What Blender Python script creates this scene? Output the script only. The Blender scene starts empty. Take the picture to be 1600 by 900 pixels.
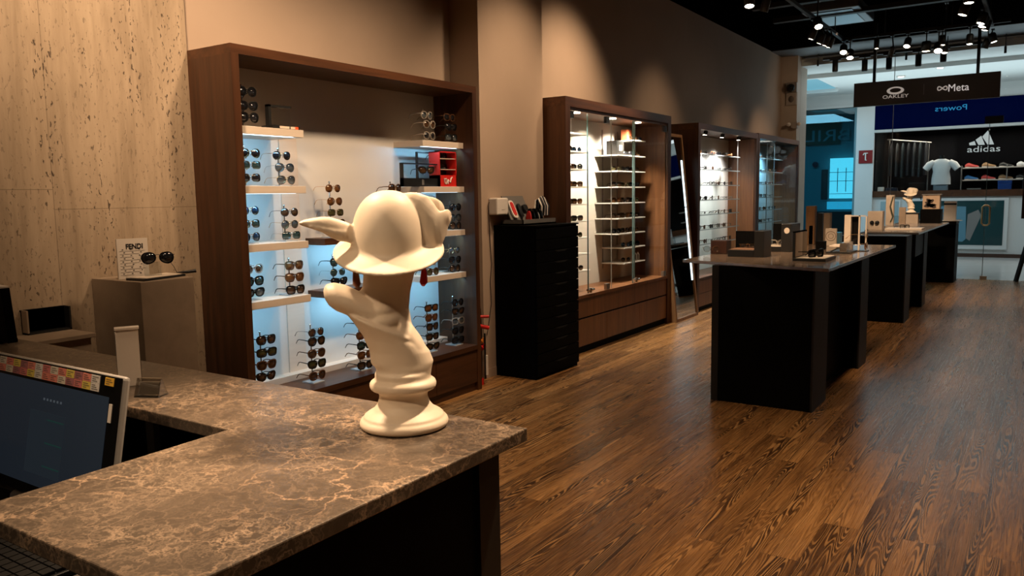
import bpy, bmesh, math, random
import numpy as np
from mathutils import Vector, Matrix
random.seed(7)
SC = bpy.context.scene; COL = SC.collection
# ---------------------------------------------------------------- camera
F_PX = 1238.4; YAW, PIT, ROL = -0.58946537, -0.11467228, -0.01620555; H = 1.5
cf = np.array([math.sin(YAW)*math.cos(PIT), math.cos(YAW)*math.cos(PIT), math.sin(PIT)])
cr = np.array([math.cos(YAW), -math.sin(YAW), 0.0]); cu = np.cross(cr, cf)
cr, cu = cr*math.cos(ROL)+cu*math.sin(ROL), -cr*math.sin(ROL)+cu*math.cos(ROL)
CP = np.array([0, 0, H])
cam = bpy.data.objects.new('camera', bpy.data.cameras.new('camera')); COL.objects.link(cam)
cam.matrix_world = Matrix([[cr[0], cu[0], -cf[0], 0], [cr[1], cu[1], -cf[1], 0], [cr[2], cu[2], -cf[2], H], [0, 0, 0, 1]])
cam.data.sensor_width = 36; cam.data.lens = F_PX/1600*36; cam.data.clip_start = .05; cam.data.clip_end = 100
SC.camera = cam
def at(px, py, **k):
    """where the sight line of photo pixel (px,py) meets the plane x=, y= or z="""
    d = cf*F_PX + cr*(px-800) - cu*(py-450); (a, v), = k.items(); i = 'xyz'.index(a)
    p = CP + d*(v-CP[i])/d[i]
    return float(p[0]), float(p[1]), float(p[2])
# ---------------------------------------------------------------- world, light, exposure
SC.view_settings.view_transform = 'Standard'; SC.view_settings.look = 'None'
SC.view_settings.gamma = 1; SC.view_settings.use_curve_mapping = False
SC.view_settings.exposure = 0.0
SC.cycles.max_bounces = 8; SC.cycles.transparent_max_bounces = 16; SC.cycles.use_denoising = True
SC.cycles.sample_clamp_indirect = 4; SC.cycles.caustics_reflective = False; SC.cycles.caustics_refractive = False
w = bpy.data.worlds.new('world'); SC.world = w; w.use_nodes = True
w.node_tree.nodes['Background'].inputs[0].default_value = (1.0, .78, .6, 1); w.node_tree.nodes['Background'].inputs[1].default_value = .02
WARM = (1.0, .70, .44); NEUT = (1.0, .86, .70); COOL = (.62, .86, 1.0); BLUE = (.35, .75, 1.0)
def lamp(kind, loc, aim, power, color=WARM, size=.06, cone=60, blend=.7, sy=None, parent=None, name='lamp_light'):
    l = bpy.data.lights.new(name, kind); l.energy = power; l.color = color
    if kind == 'SPOT': l.spot_size = math.radians(cone); l.spot_blend = blend; l.shadow_soft_size = size
    elif kind == 'AREA':
        l.shape = 'RECTANGLE'; l.size = size; l.size_y = sy or size
    else: l.shadow_soft_size = size
    o = bpy.data.objects.new(name, l); COL.objects.link(o); o.location = loc
    if aim is not None:
        d = Vector(aim)-Vector(loc); o.rotation_euler = d.to_track_quat('-Z', 'Y').to_euler()
    return o
# ceiling spots along the two tracks and the row in front of the wall units, with added fill spots
for loc, aim, pw, cone in [
    # wall washers, left track
    ((-2.5, 1.6, 3.75), (-3.98, 2.45, 2.4), 210, 60), ((-2.4, .2, 3.7), (-3.98, 1.1, 1.7), 40, 60),
    ((-2.15, 3.3, 3.7), (-3.95, 3.4, 1.5), 105, 78), ((-2.15, 4.5, 3.7), (-3.95, 4.3, 1.4), 70, 74),
    ((-2.5, 5.6, 3.75), (-3.79, 5.75, 1.7), 95, 74), ((-2.5, 7.1, 3.7), (-4.0, 7.1, 2.3), 130, 68), ((-2.5, 9.3, 3.7), (-4.0, 9.4, 1.8), 32, 66),
    ((-2.4, 11.5, 3.6), (-4.0, 12.2, 1.6), 45, 60), ((-2.4, 13.4, 3.6), (-4.0, 13.9, 1.8), 40, 60),
    # counter and bust; the third is an unseen frontal fill, added behind the camera
    ((-2.75, 1.25, 3.7), (-1.35, 1.42, 1.15), 300, 40), ((-.75, 2.75, 3.7), (-1.25, 1.5, 1.2), 300, 36), ((-1.0, -1.2, 3.7), (-1.35, 1.4, 1.1), 80, 44), ((-2.6, -.4, 3.7), (-1.5, 1.3, 1.0), 25, 50),
    # floor
    ((-2.3, 3.2, 3.7), (-1.9, 3.9, 0), 130, 66), ((-.6, 3.0, 3.7), (-.2, 3.2, 0), 110, 66), ((-2.4, 5.9, 3.7), (-2.4, 6.6, 0), 80, 60),
    ((-.6, 5.8, 3.7), (-.3, 6.6, 0), 60, 62), ((-.65, 9.2, 3.6), (-.4, 9.6, 0), 110, 60), ((-2.3, 8.6, 3.6), (-2.5, 9.0, 0), 60, 60), ((-.65, 12.2, 3.6), (-.5, 12.8, 0), 110, 60),
    ((1.4, 4.6, 3.7), (.9, 5.0, 0), 60, 64), ((.8, 1.5, 3.7), (-.3, 2.3, 0), 30, 64),
    # tables; plus spots added to brighten the end column, small bust and right wall
    ((-2.3, 4.3, 3.6), (-1.65, 6.3, 1.05), 190, 34), ((-.65, 5.0, 3.6), (-1.5, 6.9, 1.05), 170, 34), ((-1.2, 8.6, 3.5), (-1.6, 11.3, 1.1), 260, 34), ((-2.0, 13.0, 3.5), (-3.8, 15.1, 2.9), 20, 60), ((-1.2, 10.6, 3.5), (-1.6, 12.9, 1.25), 230, 34), ((2.2, 5.5, 3.7), (4.2, 5.5, 1.6), 60, 80), ((2.2, 8.6, 3.7), (4.2, 8.6, 1.4), 70, 80)]:
    lamp('SPOT', loc, aim, pw*2.3, size=.09, cone=cone, blend=1.0)
# the mall's own ceiling light beyond the shop front
lamp('AREA', (-1.5, 17.9, 3.70), (-1.5, 17.9, 0), 62, (.92, .97, 1.0), 6.5, sy=3.6, name='mall_light')
lamp('AREA', (-1.5, 17.6, 2.7), (-1.5, 17.6, 9), 100, (.74, .93, 1.0), 6.5, sy=3.0, name='mall_ceiling_fill')  # unseen upward fill, added to brighten the mall ceiling
lamp('AREA', (-1.6, 21.0, 2.82), (-1.6, 21.0, 0), 28, NEUT, 3.0, sy=.5, name='mall_shop_light')
lamp('AREA', (-5.2, 18.6, 3.4), (-5.2, 18.6, 0), 80, BLUE, 1.6, sy=2.5, name='mall_side_light')
# ---------------------------------------------------------------- mesh helpers
class MB:
    def __init__(s, xf=None): s.v = []; s.f = []; s.m = []; s.sm = []; s.xf = xf or Matrix.Identity(4)
    def add(s, vs, fs, mi=0, smooth=False):
        b = len(s.v); s.v += [tuple(s.xf @ Vector(p)) for p in vs]
        for f in fs: s.f.append([b+i for i in f]); s.m.append(mi); s.sm.append(smooth)
        return s
    def box(s, x0, x1, y0, y1, z0, z1, mi=0):
        if x0 > x1: x0, x1 = x1, x0
        if y0 > y1: y0, y1 = y1, y0
        if z0 > z1: z0, z1 = z1, z0
        return s.add([(x0,y0,z0),(x1,y0,z0),(x1,y1,z0),(x0,y1,z0),(x0,y0,z1),(x1,y0,z1),(x1,y1,z1),(x0,y1,z1)],
              [(0,3,2,1),(4,5,6,7),(0,1,5,4),(1,2,6,5),(2,3,7,6),(3,0,4,7)], mi)
    def ring(s, rings, mi=0, smooth=True, cap=True, closed=False):
        n = len(rings[0]); vs = [p for r in rings for p in r]; fs = []
        R = len(rings)
        for k in range(R if closed else R-1):
            k2 = (k+1) % R
            for i in range(n):
                j = (i+1) % n; fs.append((k*n+i, k*n+j, k2*n+j, k2*n+i))
        s.add(vs, fs, mi, smooth)
        if cap and not closed:
            s.add(rings[0], [tuple(range(n))[::-1]], mi); s.add(rings[-1], [tuple(range(n))], mi)
        return s
    def tube(s, pts, r, n=6, mi=0, closed=False, smooth=True, flat=1.0):
        P = [Vector(p) for p in pts]; rings = []; up0 = None
        for i, p in enumerate(P):
            a = P[(i-1) % len(P)] if (i or closed) else p; b = P[(i+1) % len(P)] if (i < len(P)-1 or closed) else p
            t = (b-a).normalized()
            if up0 is None:
                up0 = Vector((0,0,1)) if abs(t.z) < .9 else Vector((1,0,0))
            sx = t.cross(up0)
            if sx.length < 1e-4: sx = t.orthogonal()
            sx.normalize(); up = sx.cross(t).normalized(); up0 = up
            rr = r[i] if isinstance(r, (list, tuple)) else r
            rings.append([tuple(p+sx*math.cos(2*math.pi*k/n)*rr*flat+up*math.sin(2*math.pi*k/n)*rr) for k in range(n)])
        return s.ring(rings, mi, smooth, True, closed)
    def cyl(s, x, y, z0, z1, r, n=20, mi=0, r2=None):
        r2 = r if r2 is None else r2
        return s.ring([[(x+math.cos(2*math.pi*k/n)*q, y+math.sin(2*math.pi*k/n)*q, z) for k in range(n)] for z, q in ((z0, r), (z1, r2))], mi)
    def lathe(s, prof, x=0, y=0, z=0, n=48, mi=0, sx=1, sy=1):
        return s.ring([[(x+math.cos(2*math.pi*k/n)*r*sx, y+math.sin(2*math.pi*k/n)*r*sy, z+h) for k in range(n)] for r, h in prof], mi)
    def prism(s, poly, axis, a, b, mi=0):
        """poly of 2-D points in the other two axes, extruded along axis from a to b"""
        i = 'xyz'.index(axis)
        def mk(p, t):
            q = list(p); q.insert(i, t); return tuple(q)
        n = len(poly); vs = [mk(p, a) for p in poly]+[mk(p, b) for p in poly]
        return s.add(vs, [tuple(range(n))[::-1], tuple(range(n, 2*n))]+[(k, (k+1) % n, n+(k+1) % n, n+k) for k in range(n)], mi)
    def ball(s, x, y, z, rx, ry, rz, n=16, mi=0):
        m = n//2
        return s.ring([[(x+rx*math.sin(math.pi*j/m)*math.cos(2*math.pi*k/n), y+ry*math.sin(math.pi*j/m)*math.sin(2*math.pi*k/n), z-rz*math.cos(math.pi*j/m)) for k in range(n)] for j in [.06]+list(range(1, m))+[m-.06]], mi)
WL = {}
def fixnormals(me):
    bm = bmesh.new(); bm.from_mesh(me); bmesh.ops.recalc_face_normals(bm, faces=bm.faces); bm.to_mesh(me); bm.free()
def link(o, parent, loc):
    COL.objects.link(o); WL[o.name] = Vector(loc)
    if parent is not None:
        o.parent = parent; o.location = Vector(loc)-WL[parent.name]
    else: o.location = loc
def P(name, mb, mats, parent=None, label=None, bevel=0, normals=True):
    """one part (or one-mesh thing) from a mesh builder given in world coordinates"""
    base = WL[parent.name] if parent is not None else Vector((0, 0, 0))
    if parent is None and mb.v:
        A = np.array(mb.v); base = Vector(((A[:,0].min()+A[:,0].max())/2, (A[:,1].min()+A[:,1].max())/2, A[:,2].min()))
    me = bpy.data.meshes.new(name); me.from_pydata([tuple(Vector(v)-base) for v in mb.v], [], mb.f)
    if not isinstance(mats, (list, tuple)): mats = [mats]
    for m in mats: me.materials.append(m)
    for p, mi, sm in zip(me.polygons, mb.m, mb.sm): p.material_index = mi; p.use_smooth = sm
    if normals: fixnormals(me)
    o = bpy.data.objects.new(name, me); link(o, parent, base)
    if bevel:
        b = o.modifiers.new('b', 'BEVEL'); b.width = bevel; b.segments = 2; b.limit_method = 'ANGLE'
    if label: o['label'] = label
    return o
def tag(o, label, cat, group=None):
    o['label'] = label; o['category'] = cat
    if group: o['group'] = group
    return o
def T(name, label, cat, loc=(0,0,0), group=None):
    o = bpy.data.objects.new(name, None); o.empty_display_size = .1; link(o, None, loc); return tag(o, label, cat, group)
def S(name, mb, mats, bevel=0, parent=None):
    o = P(name, mb, mats, parent, bevel=bevel)
    if parent is None: o['kind'] = 'structure'
    return o
def copy_tree(o, parent=None):
    c = o.copy(); COL.objects.link(c); c.parent = parent
    for ch in list(o.children): copy_tree(ch, c)
    return c
def text_mb(s, size, M, depth=.002, mi=0, width=None, mb=None, bold=0.0):
    """lettering as mesh: M maps text plane (x right, y up, z out) to the world"""
    cu_ = bpy.data.curves.new('t', 'FONT'); cu_.body = s; cu_.size = size; cu_.extrude = depth; cu_.align_x = 'CENTER'; cu_.align_y = 'CENTER'; cu_.resolution_u = 3; cu_.offset = size*bold
    o = bpy.data.objects.new('t', cu_); COL.objects.link(o); dg = bpy.context.evaluated_depsgraph_get(); dg.update()
    me = bpy.data.meshes.new_from_object(o.evaluated_get(dg)); bpy.data.objects.remove(o)
    mb = mb or MB(); k = 1
    xs = [v.co.x for v in me.vertices]
    if width: k = width/(max(xs)-min(xs))
    mb.add([tuple(M @ Vector((v.co.x*k, v.co.y, v.co.z))) for v in me.vertices], [tuple(p.vertices) for p in me.polygons], mi)
    return mb
def frame_m(o, right, up):
    r = Vector(right).normalized(); u = Vector(up).normalized(); n = r.cross(u)
    return Matrix([[r.x, u.x, n.x, o[0]], [r.y, u.y, n.y, o[1]], [r.z, u.z, n.z, o[2]], [0, 0, 0, 1]])
# ---------------------------------------------------------------- materials
MT = {}
def pm(name, color, rough=.5, metal=0, spec=.5, coat=0, alpha=1, trans=0, ior=1.45):
    if name in MT: return MT[name]
    m = bpy.data.materials.new(name); m.use_nodes = True; b = m.node_tree.nodes['Principled BSDF']
    b.inputs['Base Color'].default_value = (*color, 1); b.inputs['Roughness'].default_value = rough; b.inputs['Metallic'].default_value = metal
    b.inputs['Specular IOR Level'].default_value = spec; b.inputs['Coat Weight'].default_value = coat; b.inputs['Alpha'].default_value = alpha
    b.inputs['Transmission Weight'].default_value = trans; b.inputs['IOR'].default_value = ior
    MT[name] = m; return m
def em(name, color, s):
    if name in MT: return MT[name]
    m = bpy.data.materials.new(name); m.use_nodes = True; b = m.node_tree.nodes['Principled BSDF']
    b.inputs['Base Color'].default_value = (0, 0, 0, 1); b.inputs['Emission Color'].default_value = (*color, 1); b.inputs['Emission Strength'].default_value = s
    MT[name] = m; return m
class NT:
    def __init__(s, m): s.t = m.node_tree; s.b = s.t.nodes['Principled BSDF']
    def n(s, ty, props=None, **inp):
        x = s.t.nodes.new(ty)
        for k, v in (props or {}).items(): setattr(x, k, v)
        for k, v in inp.items():
            k = k.replace('_', ' ')
            if k.startswith('i ') : k = int(k[2:])
            sock = x.inputs[k]
            if isinstance(v, bpy.types.NodeSocket): s.t.links.new(v, sock)
            else: sock.default_value = v
        return x
    def coord(s, scale=(1,1,1), rot=(0,0,0), loc=(0,0,0)):
        c = s.t.nodes.new('ShaderNodeNewGeometry')
        return s.n('ShaderNodeMapping', Vector=c.outputs['Position'], Scale=scale, Rotation=rot, Location=loc).outputs[0]
    def noise(s, vec, scale=5, detail=4, rough=.5, dist=0, **k):
        x = s.n('ShaderNodeTexNoise', k.get('props'), Vector=vec, Scale=scale, Detail=detail, Roughness=rough, Distortion=dist)
        if 'w' in k: s.t.links.new(k['w'], x.inputs['W'])
        return x.outputs['Fac']
    def ramp(s, fac, stops):
        x = s.n('ShaderNodeValToRGB', Fac=fac); e = x.color_ramp.elements
        while len(e) < len(stops): e.new(.5)
        for i, (p, c) in enumerate(stops):
            e[i].position = p; e[i].color = (*c, 1) if isinstance(c, tuple) else (c, c, c, 1)
        return x.outputs[0]
    def math(s, op, a, b=0.0):
        x = s.n('ShaderNodeMath', {'operation': op}, i_0=a, i_1=b); return x.outputs[0]
    def mix(s, fac, a, b, mode='MIX'):
        x = s.t.nodes.new('ShaderNodeMix'); x.data_type = 'RGBA'; x.blend_type = mode
        for k, v in ((0, fac), (6, a), (7, b)):
            if isinstance(v, bpy.types.NodeSocket): s.t.links.new(v, x.inputs[k])
            else: x.inputs[k].default_value = (*v, 1) if isinstance(v, tuple) else v
        return x.outputs[2]
    def out(s, name, sock): s.t.links.new(sock, s.b.inputs[name])
    def bump(s, h, st=.2, d=.01):
        s.out('Normal', s.n('ShaderNodeBump', Strength=st, Distance=d, Height=h).outputs[0])
def wood(name, dark, light, axis='z', rough=.38, fine=1.0):
    m = pm(name, dark, rough); n = NT(m); sc = {'z': (26, 26, 1.6), 'y': (26, 1.6, 26), 'x': (1.6, 26, 26)}[axis]
    v = n.coord(tuple(q*fine for q in sc)); a = n.noise(v, 1, 6, .62, .6); v2 = n.coord(tuple(q*fine*.25 for q in sc)); b = n.noise(v2, 1, 3, .5, 1.2)
    f = n.math('ADD', n.math('MULTIPLY', a, .6), n.math('MULTIPLY', b, .5))
    n.out('Base Color', n.ramp(f, [(.36, dark), (.72, light)])); n.bump(a, .06, .004); return m
walnut = wood('walnut', (.026, .0098, .0042), (.085, .032, .0125))
walnut_h = wood('walnut_horizontal', (.030, .011, .0045), (.10, .037, .014), 'y')
walnut_in = wood('walnut_panel', (.075, .028, .0105), (.19, .078, .028))
oak = wood('oak_frame', (.16, .075, .03), (.30, .16, .07), rough=.45)
def mk_floor():
    m = pm('floor_planks', (.1, .05, .02), .3); n = NT(m)
    g = n.t.nodes.new('ShaderNodeNewGeometry'); sx = n.n('ShaderNodeSeparateXYZ', Vector=g.outputs['Position'])
    v = n.n('ShaderNodeCombineXYZ', X=sx.outputs['Y'], Y=sx.outputs['X']).outputs[0]
    br = n.n('ShaderNodeTexBrick', {'offset': .37, 'offset_frequency': 2, 'squash': 1}, Vector=v, Color1=(0,0,0,1), Color2=(1,1,1,1), Mortar=(.5,.5,.5,1), Scale=1, Mortar_Size=.0012, Mortar_Smooth=.3, Bias=0, Brick_Width=1.22, Row_Height=.152)
    rnd = br.outputs['Color']; mort = br.outputs['Fac']
    w_ = n.math('MULTIPLY', rnd, 37.0)
    P4 = {'noise_dimensions': '4D'}
    big = n.noise(n.coord((13, 1.0, 1)), 1, 1.0, .45, .15, props=P4, w=w_)
    fine = n.noise(n.coord((120, 2.2, 1)), 1, 5, .75, .4, props=P4, w=w_)
    rings = n.math('SINE', n.math('ADD', n.math('MULTIPLY', big, 165.0), n.math('MULTIPLY', fine, 1.6)))
    rmask = n.ramp(n.noise(n.coord((13, .5, 1)), 1, 1, .5, 0, props=P4, w=n.math('ADD', w_, 5.0)), [(.50, 0.0), (.62, 1.0)])
    ring = n.ramp(rings, [(.30, 0.0), (.95, 1.0)])
    mid = n.noise(n.coord((9, .8, 1)), 1, 3, .6, .6, props=P4, w=w_)
    base = n.ramp(n.math('ADD', n.math('MULTIPLY', mid, .50), n.math('ADD', n.math('MULTIPLY', rnd, .15), n.math('MULTIPLY', fine, .62))), [(.42, (.028, .012, .005)), (.56, (.130, .058, .0185)), (.68, (.26, .122, .039)), (.82, (.44, .225, .080))])
    c = n.mix(n.math('MULTIPLY', n.math('MULTIPLY', ring, rmask), .62), base, (.42, .225, .085))
    dark = n.ramp(rings, [(.0, 1.0), (.3, 0.0)])
    c = n.mix(n.math('MULTIPLY', n.math('MULTIPLY', dark, rmask), .75), c, (.020, .010, .006))
    c = n.mix(n.math('MULTIPLY', ring, .22), c, (.38, .21, .085)); c = n.mix(n.math('MULTIPLY', dark, .28), c, (.030, .014, .007))
    c = n.mix(mort, c, (.012, .007, .005))
    n.out('Base Color', c); n.out('Roughness', n.ramp(fine, [(.3, .21), (.7, .37)])); n.b.inputs['Specular IOR Level'].default_value = .36; n.bump(n.math('SUBTRACT', fine, mort), .12, .002); return m
floor_m = mk_floor()
def mk_marble():
    m = pm('emperador_marble', (.15, .1, .07), .30); n = NT(m)
    p = n.coord((1, 1, 1)); wn = n.n('ShaderNodeTexNoise', Vector=p, Scale=5.5, Detail=6, Roughness=.62)
    wv = n.n('ShaderNodeVectorMath', {'operation': 'MULTIPLY_ADD'}, i_0=wn.outputs['Color'], i_1=(.30, .30, .30), i_2=p).outputs[0]
    def vein(sc, w_, z): 
        d = n.n('ShaderNodeTexVoronoi', {'feature': 'DISTANCE_TO_EDGE'}, Vector=wv, Scale=sc).outputs['Distance']
        return n.ramp(d, [(0, 1.0), (w_, 0.0)])
    v1 = vein(6.5, .03, 0); v2 = vein(15, .055, 0); v3 = vein(34, .13, 0)
    m1 = n.ramp(n.noise(n.coord((1,1,1)), 3.2, 3, .6), [(.44, 0.0), (.62, 1.0)]); m2 = n.ramp(n.noise(n.coord((1,1,1), loc=(3,1,7)), 4.5, 3, .6), [(.42, 0.0), (.66, 1.0)])
    base = n.ramp(n.noise(wv, 3.0, 7, .65), [(.3, (.050, .037, .027)), (.55, (.088, .066, .048)), (.8, (.145, .108, .078))])
    c = n.mix(n.math('MULTIPLY', v3, n.math('ADD', n.math('MULTIPLY', m2, .40), .10)), base, (.38, .28, .195))
    c = n.mix(n.math('MULTIPLY', v2, n.math('ADD', n.math('MULTIPLY', m2, .55), .2)), c, (.44, .315, .215))
    c = n.mix(n.math('MULTIPLY', n.math('MULTIPLY', v1, m1), .8), c, (.46, .31, .20))
    n.out('Base Color', c); return m
marble = mk_marble()
def mk_trav():
    m = pm('travertine', (.4, .3, .2), .6); n = NT(m)
    f1 = n.noise(n.coord((5, 5, .8)), 1, 8, .68, .6); f2 = n.noise(n.coord((26, 26, 2.2)), 1, 4, .6, .4)
    c = n.ramp(n.math('ADD', n.math('MULTIPLY', f1, .65), n.math('MULTIPLY', f2, .35)), [(.32, (.23, .165, .105)), (.52, (.35, .26, .175)), (.72, (.45, .345, .24))])
    pit = n.ramp(n.noise(n.coord((85, 85, 34)), 1, 2, .55, .4), [(.625, 0.0), (.66, 1.0)])
    pm_ = n.ramp(n.noise(n.coord((7, 7, .7)), 1, 2, .5), [(.46, 0.0), (.60, 1.0)])
    pit2 = n.ramp(n.noise(n.coord((42, 42, 13), loc=(4, 2, 1)), 1, 3, .6, .5), [(.67, 0.0), (.70, 1.0)])
    h = n.math('MAXIMUM', n.math('MULTIPLY', pit, n.math('MAXIMUM', pm_, .35)), n.math('MULTIPLY', pit2, pm_))
    c = n.mix(n.math('MULTIPLY', h, .85), c, (.035, .02, .012))
    g = n.t.nodes.new('ShaderNodeNewGeometry'); sx = n.n('ShaderNodeSeparateXYZ', Vector=g.outputs['Position'])
    v = n.n('ShaderNodeCombineXYZ', X=n.math('ADD', sx.outputs['Z'], .03), Y=n.math('ADD', sx.outputs['Y'], .0)).outputs[0]
    br = n.n('ShaderNodeTexBrick', {'offset': .06, 'offset_frequency': 2}, Vector=v, Color1=(1,1,1,1), Color2=(.86,.86,.86,1), Mortar=(.6,.6,.6,1), Scale=1, Mortar_Size=.0022, Mortar_Smooth=.2, Brick_Width=1.6, Row_Height=.99)
    c = n.mix(.8, c, br.outputs['Color'], 'MULTIPLY'); c = n.mix(n.math('MULTIPLY', br.outputs['Fac'], .22), c, (.12, .08, .05))
    n.out('Base Color', c); n.bump(n.math('SUBTRACT', 1.0, h), .5, .006); return m
trav = mk_trav()
def mottled(name, c1, c2, rough=.5, scale=(4,4,4), bump=.0):
    if name in MT: return MT[name]
    m = pm(name, c1, rough); n = NT(m); f = n.noise(n.coord(scale), 1, 5, .6, .3); n.out('Base Color', n.ramp(f, [(.3, c1), (.7, c2)]))
    if bump: n.bump(f, bump, .003)
    return m
paint = mottled('wall_paint', (.36, .265, .195), (.40, .295, .22), .75, (1.2, 1.2, 1.2))
plaster = mottled('plinth_stone', (.20, .145, .10), (.27, .20, .14), .55, (6, 6, 6))
ivory = mottled('ivory_plaster', (.74, .62, .48), (.80, .69, .55), .5, (9, 9, 9), .05)
black_m = mottled('black_laminate', (.0022, .0021, .002), (.0035, .0033, .003), .5, (5, 5, 5)); black_m.node_tree.nodes['Principled BSDF'].inputs['Specular IOR Level'].default_value = .03
black_side = mottled('black_lit', (.012, .0105, .009), (.018, .0155, .0135), .5, (3, 3, 3)); black_side.node_tree.nodes['Principled BSDF'].inputs['Specular IOR Level'].default_value = .3  # lighter black: light on the table legs' sides is put into its colour
ceil_m = pm('ceiling_black', (.0015, .0015, .0015), .9, spec=0)
white_lam = mottled('white_laminate', (.62, .52, .43), (.68, .58, .48), .35, (2, 2, 30))
backp = mottled('back_panel', (.60, .57, .53), (.64, .61, .57), .45, (1, 1, 1))
tabletop = wood('table_veneer', (.12, .082, .058), (.26, .19, .14), 'y', .12, .5)
grey_gl = mottled('grey_top', (.16, .13, .11), (.23, .19, .16), .16, (3, 3, 3))
chrome = pm('chrome', (.75, .72, .68), .22, 1); gold = pm('gold', (.80, .52, .24), .3, 1); steel = pm('brushed_steel', (.45, .42, .39), .35, 1)
black_p = pm('black_plastic', (.012, .012, .012), .35); black_gl = pm('black_gloss', (.006, .006, .006), .08)
white_p = pm('white_plastic', (.70, .64, .58), .4); cream = pm('cream_card', (.62, .52, .42), .55); red_m = pm('red_lacquer', (.55, .02, .015), .3)
grey_p = pm('grey_plastic', (.14, .13, .12), .5)
def glass(name='clear_glass', tint=(.93, .97, .97), refl=1.0, rough=.0):
    if name in MT: return MT[name]
    m = bpy.data.materials.new(name); m.use_nodes = True; t = m.node_tree; t.nodes.clear()
    o = t.nodes.new('ShaderNodeOutputMaterial'); mx = t.nodes.new('ShaderNodeMixShader'); tr = t.nodes.new('ShaderNodeBsdfTransparent'); gl = t.nodes.new('ShaderNodeBsdfGlossy'); fr = t.nodes.new('ShaderNodeFresnel'); mu = t.nodes.new('ShaderNodeMath')
    mu.operation = 'MULTIPLY'; mu.inputs[1].default_value = refl; fr.inputs[0].default_value = 1.5; tr.inputs[0].default_value = (*tint, 1); gl.inputs[1].default_value = rough
    ge = t.nodes.new('ShaderNodeNewGeometry'); io = t.nodes.new('ShaderNodeMath'); io.operation = 'MULTIPLY_ADD'; io.inputs[1].default_value = -.8333; io.inputs[2].default_value = 1.5
    t.links.new(ge.outputs['Backfacing'], io.inputs[0]); t.links.new(io.outputs[0], fr.inputs[0]); t.links.new(fr.outputs[0], mu.inputs[0]); t.links.new(mu.outputs[0], mx.inputs[0]); t.links.new(tr.outputs[0], mx.inputs[1]); t.links.new(gl.outputs[0], mx.inputs[2]); t.links.new(mx.outputs[0], o.inputs[0]); MT[name] = m; return m
clear = glass('clear_glass', (.96, .98, .98), .25); acryl = glass('acrylic', (.90, .92, .92), 1.6); edge_g = pm('glass_edge', (.10, .16, .16), .15)
# ================================================================ STRUCTURE
WX = -4.08; CZ = 3.95; FY = 15.3
S('floor', MB().box(WX, 4.2, -3, FY, -.1, 0), floor_m)
S('ceiling', MB().box(WX, 4.2, -3, 14.35, CZ, CZ+.1), ceil_m)
S('wall_left', MB().box(WX-.15, WX, -3, 15.06, 0, CZ), paint)
S('wall_pillar', MB().box(WX, -3.79, 5.24, 6.21, 0, CZ), paint)
S('wall_travertine', MB().box(WX, -3.98, -3, 2.757, 0, CZ), trav)
S('wall_back', MB().box(WX, 4.2, -3.15, -3, 0, CZ), paint)
S('wall_right', MB().box(4.2, 4.35, -3.15, FY, 0, CZ), paint)
S('baseboard_left', MB().box(-3.79, -3.782, 5.24, 5.42, 0, .075), paint)
cxr = at(1247, 93, y=15.06)[0]
S('wall_end_column', MB().box(WX-.15, cxr, 15.06, 15.75, 0, CZ), mottled('column_paint', (.40, .33, .27), (.44, .36, .29), .6))
soff = pm('soffit_grey', (.12, .13, .14), .55)
S('trim_1', MB().box(WX, 4.2, 14.35, FY+.12, CZ-.01, CZ+.1), soff)
# shop front glazing
gt = MB(); 
S('window_1', MB().box(cxr, -2.24, FY, FY+.012, 0, CZ-.01), clear)
S('window_2', MB().box(-2.235, -.80, FY, FY+.012, 0, CZ-.01), clear)
S('window_3', MB().box(-.80, 4.2, FY, FY+.012, 2.62, CZ-.01), clear)
S('window_4', MB().box(.26, 4.2, FY, FY+.012, 0, 2.615), clear)
S('trim_2', MB().box(-2.2425, -2.2325, FY-.002, FY+.014, 0, CZ-.02), pm('silicone', (.35, .36, .36), .4))
d1 = S('door_1', MB().box(-.79, .25, FY, FY+.012, .01, 2.61), clear)
P('door_edge', MB().box(-.795, -.785, FY-.003, FY+.015, .01, 2.61), edge_g, d1)
P('door_hinge', MB().box(-.86, -.60, FY-.03, FY+.04, 2.56, 2.68), black_p, d1)
P('door_pivot', MB().box(-.82, -.72, FY-.03, FY+.04, 0, .06), steel, d1)
hp = MB(); hx0, hx1 = at(1534, 340, y=FY-.06)[0], at(1546, 340, y=FY-.06)[0]; hz1, hz0 = at(1540, 321, y=FY-.06)[2], at(1540, 352, y=FY-.06)[2]
hp.tube([(hx0, FY-.06, hz0+.03), (hx0+.03, FY-.06, hz0), (hx1-.03, FY-.06, hz0), (hx1, FY-.06, hz0+.03), (hx1, FY-.06, hz1-.03), (hx1-.03, FY-.06, hz1), (hx0+.03, FY-.06, hz1), (hx0, FY-.06, hz1-.03)], .014, 8, closed=True)
hp.tube([((hx0+hx1)/2+.02, FY-.06, hz0), ((hx0+hx1)/2+.02, FY+.0, hz0)], .01); hp.tube([((hx0+hx1)/2+.02, FY-.06, hz1), ((hx0+hx1)/2+.02, FY+.0, hz1)], .01)
P('door_handle', hp, gold, d1)
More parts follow.
